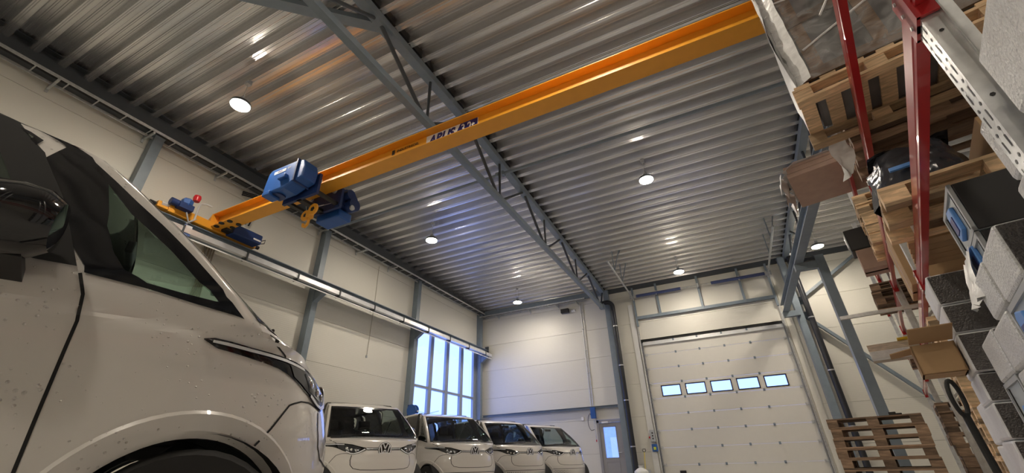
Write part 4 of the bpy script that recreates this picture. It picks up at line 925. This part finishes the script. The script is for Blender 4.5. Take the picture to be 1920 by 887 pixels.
# level 2, first bay, behind: pallets with timber
stack(1.02, 4.68, Z2, 3, 'in the dark stack on the upper beam behind the wrapped crate', 'wood_old', 'dark pallets on the upper level', .01)
e = rempty('film_sheet', .40, 4.24, Z2-.34, 'white film hanging down from the upper beam behind the crate pallet', 'film')
MB().grid([[(.03*sin(k*1.3+j)-.1+.03*k-.06*(1-j/8), .01*cos(k*2+j*.7), .56*j/8+.012*k) for k in range(5)] for j in range(9)]).build('sheet', 'film_white', e, smooth=True)
# level 3, second bay: flat cartons in film sticking out over the aisle
for k, (dx, h, z, m, l) in enumerate(((0, .07, 0, 'card_pink', 'lowest flat carton of the wrapped bundle sticking out high up'), (.02, .08, .072, 'card_pink', 'middle flat carton of the wrapped bundle sticking out high up'), (-.01, .05, .154, 'card_pink', 'upper flat carton of the wrapped bundle sticking out high up'))):
    e = rempty('flat_carton', .42+dx, 7.22, Z3+z, l, 'carton', 'flat cartons on the top beam')
    MB().bb((-.62, -.55, 0), (1.15, .55, h)).build('carton', m, e, bevel=.006)
    MB().bb((-.621, -.15, .01), (-.618, .1, h-.01)).build('tape', 'card', e)
    MB().bb((.2, -.552, .012), (.3, -.549, .04)).build('stamp', 'red_plastic', e) if k == 1 else None
e = rempty('film_wrap', .42, 7.22, Z3+.212, 'crumpled clear film over the end of the flat cartons', 'film')
MB().grid([[(-.66+.16*i/1.+.03*sin(j*2.1+i), -.58+1.16*j/14, (.004 if i > 0 else -.1)+.012*sin(j*1.7+i*2)*(i < 2)) for i in range(5)] for j in range(15)]).build('film', 'film_white', e, smooth=True)
MB().grid([[(-.68-.04*sin(j*1.3)-.02*i, -.5+1.0*j/10, -.06-.12*i*(.6+.4*sin(j*2.3))) for i in range(4)] for j in range(11)]).build('film_tail', 'film_white', e, smooth=True)
# level 2, second bay
stack(1.0, 7.3, Z2, 5, 'in the light stack on the upper beam of the second bay', 'wood_new', 'light pallets on the upper level', .012)
e = rempty('carton', .36, 8.12, Z2, 'pinkish carton on the upper beam under a black case', 'carton'); MB().bb((-.15, -.2, 0), (.2, .2, .32)).build('box', 'card_pink', e, bevel=.005); MB().bb((-.151, -.03, 0), (.2, .03, .322)).build('tape', 'card', e)
e = rempty('black_case', .36, 8.12, Z2+.325, 'black case standing on the pinkish carton on the upper beam', 'case'); MB().bb((-.2, -.2, 0), (.2, .2, .36)).build('shell', 'black', e, bevel=.02); MB().bb((-.215, -.12, .1), (-.2, .12, .3)).build('metal_front', 'galv', e)
# level 2, third bay
stack(.83, 10.7, Z2, 3, 'in the short stack high in the third bay', 'wood_old', 'pallets high in the third bay', .02)
# level 1, first bay
pallet(.95, 3.95, Z1, 'orange wood pallet on the lower beam carrying dark bagged goods', 'wood_new')
e = rempty('bagged_goods', .92, 3.95, Z1+.145, 'dark bagged goods with blue stripe on the orange wood pallet', 'bag')
rows = [[(-.3+(.28-.05*j/6+.015*sin(k*1.9+j))*cos(2*pi*k/28)*(1.05 if abs(cos(2*pi*k/28)) > .7 else 1.15), (.36-.07*j/6+.015*sin(k*2.3+j*2))*sin(2*pi*k/28)*1.1, .3*(j/6)**.8+.02*sin(k*1.1)*(j == 6)) for k in range(29)] for j in range(7)]
MB().grid(rows).build('bag', 'film_dark', e, smooth=True); MB().grid([[(-.3+x_*.46, y_*.95, .31+.02*sin(x_*9+y_*7)) for x_ in [-.5+k/8 for k in range(9)]] for y_ in [-.3+.6*k/5 for k in range(6)]]).build('bag_top', 'film_dark', e, smooth=True)
MB().bb((-.46, -.40, .10), (-.28, -.375, .125)).build('stripe', 'latch', e)
e = rempty('carton', 1.2, 4.0, Z1+.145, 'brown carton beside the dark bagged goods on the orange pallet', 'carton'); MB().bb((-.2, -.3, 0), (.3, .3, .36)).build('box', 'card', e, bevel=.006)
e = rempty('board_stack', 1.05, 4.75, Z1, 'brown boards laid across the lower beams beside the orange pallet', 'boards')
for k in range(5): MB().bb((-.6+.01*k, -.35+k*.142, 0), (.55, -.215+k*.142, .03)).build('board', 'card', e)
MB().bb((-.5, -.3, .03), (.5, .35, .25)).build('sheet_pile', 'wood_old', e)
# level 1, second bay
e = rempty('carton', .85, 5.95, Z1, 'tall brown carton on the lower beam just past the second upright', 'carton'); MB().bb((-.4, -.32, 0), (.5, .36, .62)).build('box', 'card', e, bevel=.006); MB().bb((-.402, -.03, 0), (.5, .03, .622)).build('tape', 'card_pink', e)
e = rempty('steel_bar', .1, 6.55, Z1, 'long steel channel sticking out from the lower beam into the aisle', 'bar'); MB().sect((-.35, 0, .02), (1.2, .15, .02), [(-.02, -.02), (.02, -.02), (.02, .02), (.014, .02), (.014, -.014), (-.014, -.014), (-.014, .02), (-.02, .02)]).build('channel', 'galv', e)
# level 1, third bay: plank bundle with a yellow strap
for k, (y, z, m, l) in enumerate(((9.95, 0, 'film_white', 'lower near film wrapped plank of the bundle with the yellow strap'), (10.25, 0, 'wood_grey', 'lower far plank of the bundle with the yellow strap'), (10.0, .125, 'wood_grey', 'upper near plank of the bundle with the yellow strap'), (10.28, .125, 'wood_old', 'upper far plank of the bundle with the yellow strap'))):
    o = MB().bb((-.72, -.13, 0), (1.0, .13, .12)).build('plank', m, bevel=.006); o.location = rk(.55, y, Z1+z); o.rotation_euler.z = -RA; tag(o, l, 'plank', 'plank bundle on the lower beam')
e = rempty('ratchet_strap', .62, 10.11, Z1+.25, 'yellow strap over the plank bundle on the lower beam', 'strap'); MB().bb((-.35, -.31, 0), (.7, -.2, .035)).bb((-.35, -.2, 0), (-.25, .31, .02)).build('webbing', 'strap_y', e)
pallet(.95, 11.4, Z1, 'dark pallet lying behind the plank bundle on the lower beam', 'wood_old')
# floor level, second bay: tall pallet stack under the lower beam, more further on
stack(1.08, 6.55, 0, 13, 'in the tall stack on the floor under the second bay', 'wood_new', 'tall pallet stack under the second bay', .012)
stack(.95, 9.9, 0, 9, 'in the dark stack at the third upright', 'wood_old', 'dark pallet stack behind the pallet truck', .02)
# stack of pallets standing in the aisle before the sectional door
stack(-.46, 9.5, 0, 8, 'in the aisle stack before the big door', 'wood_old', 'pallet stack in the aisle', .012)
e = rempty('cleats', -.2, 9.3, 1.16, 'small black clamp lying on the aisle pallet stack', 'clamp'); MB().bb((-.04, -.03, 0), (.05, .03, .05)).tube((-.02, 0, .02), (.12, .02, .02), .012, 8).build('clamp', 'black', e, bevel=.006)
pallet(-.42, 6.6, 0, 'low pallet in the aisle under flattened cardboard', 'wood_old', None, .03)
for k in range(6):
    o = MB().grid([[(-.58+1.16*i/8, -.38+.76*j/6, .012*sin(i*1.1)*(j in (0, 6))) for i in range(9)] for j in range(7)]).build('flat_cardboard', 'card' if k % 2 else 'card_pink')
    md = o.modifiers.new('thick', 'SOLIDIFY'); md.thickness = .03; md.offset = 1
    o.location = rk(-.42, 6.6, .16+.045*k); o.rotation_euler.z = -RA+.02*k; tag(o, ['lowest', 'second lowest', 'third', 'fourth', 'fifth', 'topmost'][k]+' flattened cardboard sheet on the low pallet in the aisle', 'cardboard', 'flattened cardboard in the aisle')
# ---- bubble wrapped boxes and cases stacked in the first bay
def wbox(x, y0, y1, z0, z1, label, cat='box', depth=.55, wrap='foil', group='bubble wrapped boxes by the rack'):
    e = rempty('wrapped_box', x, (y0+y1)/2, z0, label, cat, group); hy = (y1-y0)/2-.004; h = z1-z0-.004
    MB().bb((0, -hy+.006, 0), (depth, hy, h)).build('box', wrap, e, bevel=.018)
    MB().bb((.012, -hy-.0, .01), (depth, -hy+.007, h-.01)).build('end_wrap', 'foil_dark', e, bevel=.004)
    return e
X0 = .45
S1z = [0, .23, .455, .676, .91, 1.105, 1.157]
nm1 = ['lowest', 'second from the floor', 'third from the floor', 'fourth from the floor', 'fifth from the floor']
for k in range(5): wbox(X0, 4.50, 5.10, S1z[k], S1z[k+1] if k < 4 else 1.105, f'white wrapped box in the far stack under the lower beam, {nm1[k]}', depth=.6, wrap='foam')
wbox(X0, 4.47, 5.10, 1.107, 1.38, 'white wrapped box in the far stack under the lower beam, third from its top', depth=.6, wrap='foam')
wbox(X0, 4.49, 5.10, 1.382, 1.60, 'white wrapped box in the far stack under the lower beam, second from its top', depth=.6, wrap='foam')
wbox(X0, 4.50, 5.10, 1.602, 1.845, 'white wrapped box at the top of the far stack under the lower beam', depth=.6, wrap='foam')
for k, z in enumerate((0, .33, .66)):
    wbox(.49, 5.43, 6.02, z, z+.33, f'white box behind the second upright next to the tall pallet stack, {["lowest", "middle", "topmost"][k]}', depth=.5, wrap='foam')
# near stacks
for k in range(4): wbox(.5, 3.54, 4.10, .25*k if k < 3 else .975, .25*k+.248 if k < 3 else 1.225, ['white wrapped box on the floor under the grey crate', 'white wrapped box just below the grey crate', 'unused', 'white wrapped box on the grey crate with the blue handle, farther one'][k]) if k != 2 else None
for k in range(4): wbox(.5, 2.98, 3.52, [0, .33, .66, .975][k], [.328, .658, .973, 1.2][k], ['lowest white wrapped box of the near stack', 'second white wrapped box of the near stack', 'third white wrapped box of the near stack', 'white wrapped box in the near stack under the black case film'][k])
wbox(.5, 2.90, 3.30, 1.203, 1.425, 'white wrapped box under the lower grey case, half behind its neighbour')
def case(x, y0, y1, z0, z1, label, depth=.6, latch_y=None, m='case_grey', end='black'):
    e = rempty('tool_case', x, (y0+y1)/2, z0, label, 'case'); hy = (y1-y0)/2-.003; h = z1-z0-.003
    MB().bb((0.01, -hy+.01, 0), (depth, hy, h)).build('body', m, e, bevel=.012)
    MB().bb((.02, -hy, .004), (depth, -hy+.012, h-.004)).build('end_panel', end, e, bevel=.004)
    for a, q in (((-.0, -hy, 0), (.016, -hy+.03, h)), ((-.0, hy-.03, 0), (.016, hy, h)), ((-.0, -hy, h-.025), (.016, hy, h)), ((0, -hy, 0), (.016, hy, .025))): MB().bb(a, q).build('rim', 'grey_plastic', e)
    for y in (-hy+.07, hy-.07): MB().bb((.004, y-.004, .03), (.012, y+.004, h-.03)).build('groove', 'black', e)
    if latch_y is not None and h > .12:
        l = MB().prism([(-.075, -.07), (.06, -.095), (.085, -.06), (.085, .07), (.05, .095), (-.06, .075)], (.01, latch_y, h*.5), (0, 1, 0), (0, 0, 1), (-1, 0, 0), .022).build('latch', 'latch', e, bevel=.006)
        MB().bb((-.016, latch_y-.035, h*.5-.06), (-.012, latch_y+.05, h*.5+.03)).build('latch_slot', 'navy', l)
    return e
case(.56, 2.985, 3.50, 1.60, 1.885, 'pale grey case with black end and blue latch high in the near stack', latch_y=-.03)
case(.56, 2.985, 3.50, 1.43, 1.597, 'lower pale grey case under the one with the big blue latch', latch_y=.0)
e = rempty('film_sheet', .555, 3.3, 1.40, 'white film drooping over the lower grey case', 'film')
MB().grid([[(-.012-.02*sin(j*1.9+i)*(i/5)-.012*i, -.12+.36*j/10, .19-.055*i+.01*sin(j*2.7)) for i in range(6)] for j in range(11)]).build('sheet', 'film_white', e, smooth=True)
wbox(.5, 2.40, 2.86, 1.187, 1.418, 'white wrapped box with dark ribbed end at the right picture edge, above the blue handle')
case(.5, 2.36, 2.93, .90, 1.184, 'grey crate with blue handle and black rim at the right edge', latch_y=.08)
case(.5, 2.36, 2.93, .60, .897, 'grey crate directly below the one with the black rim')
case(.5, 2.36, 2.93, .30, .597, 'second lowest grey crate at the right edge')
case(.5, 2.36, 2.93, 0, .297, 'lowest grey crate at the right edge')
case(.5, 3.54, 4.1, .50, .973, 'grey crate with blue handle between white boxes low in the near stack', latch_y=-.1)
# white boxes either side of the first upright
for k, (a, b_) in enumerate(((0, .37), (.372, .745), (.747, 1.115), (1.117, 1.48))): wbox(.585, 1.80, 2.27, a, b_, f'white wrapped box past the first upright, {["lowest", "second", "third", "fourth"][k]} of its column')
wbox(.585, 1.80, 2.23, 1.482, 1.742, 'white wrapped box past the first upright, topmost of its column')
for k, (a, b_) in enumerate(((0, .47), (.472, .935), (.937, 1.395))): wbox(.5, 1.13, 1.58, a, b_, f'white wrapped box before the first upright, {["lowest", "second", "third"][k]} of its column')
wbox(.5, 1.13, 1.58, 1.397, 1.635, 'glittering bubble wrapped box before the first upright, topmost of its column')
# open carton on top of the small white boxes
e = rempty('open_carton', .24, 4.72, 1.14, 'open brown carton with flaps spread, held against the white boxes', 'carton')
MB().bb((-.06, -.1, 0), (.2, -.09, .22)).bb((-.06, .2, 0), (.2, .21, .22)).bb((-.06, -.1, 0), (-.05, .21, .22)).bb((.19, -.1, 0), (.2, .21, .22)).bb((-.06, -.1, 0), (.2, .21, .008)).build('box', 'card', e)
MB().prism([(-.06, -.09), (.2, -.09), (.22, -.3), (-.04, -.3)], (0, 0, .2), (1, 0, 0), (0, 1, -.35), (0, 0, 1), .006).build('flap', 'card', e)
MB().prism([(-.05, -.1), (-.05, .2), (-.2, .18), (-.2, -.08)], (0, 0, .21), (1, 0, .15), (0, 1, 0), (0, 0, 1), .006).build('flap', 'card', e)
# pallet truck in front of the rack
e = rempty('pallet_truck', .27, 4.1, 0, 'hand pallet truck with black loop handle standing against the white boxes', 'pallet truck')
lp_ = [(.0+.03*cos(a), .05*cos(a), .92+.11*sin(a)) for a in [pi*2*k/20 for k in range(21)]]
MB().path(lp_, .013, 8).build('handle_loop', 'rubber', e, smooth=True)
MB().path([(.0, 0, .83), (.01, .02, .6), (.03, .05, .25)], .02, 10).build('shaft', 'rubber', e, smooth=True); MB().path([(-.012, 0, .84), (-.014, .02, .72)], .006, 6).build('release_lever', 'galv', e)
MB().bb((-.12, .03, .08), (.1, .2, .26)).build('pump_body', 'red', e, bevel=.02)
for x in (-.24, -.02): MB().bb((x, .2, .06), (x+.1, .9, .12)).build('fork', 'red', e)
for x in (-.05, .09): MB().tube((x-.03, .1, .09), (x+.03, .1, .09), .09, 16).build('wheel', 'black', e)
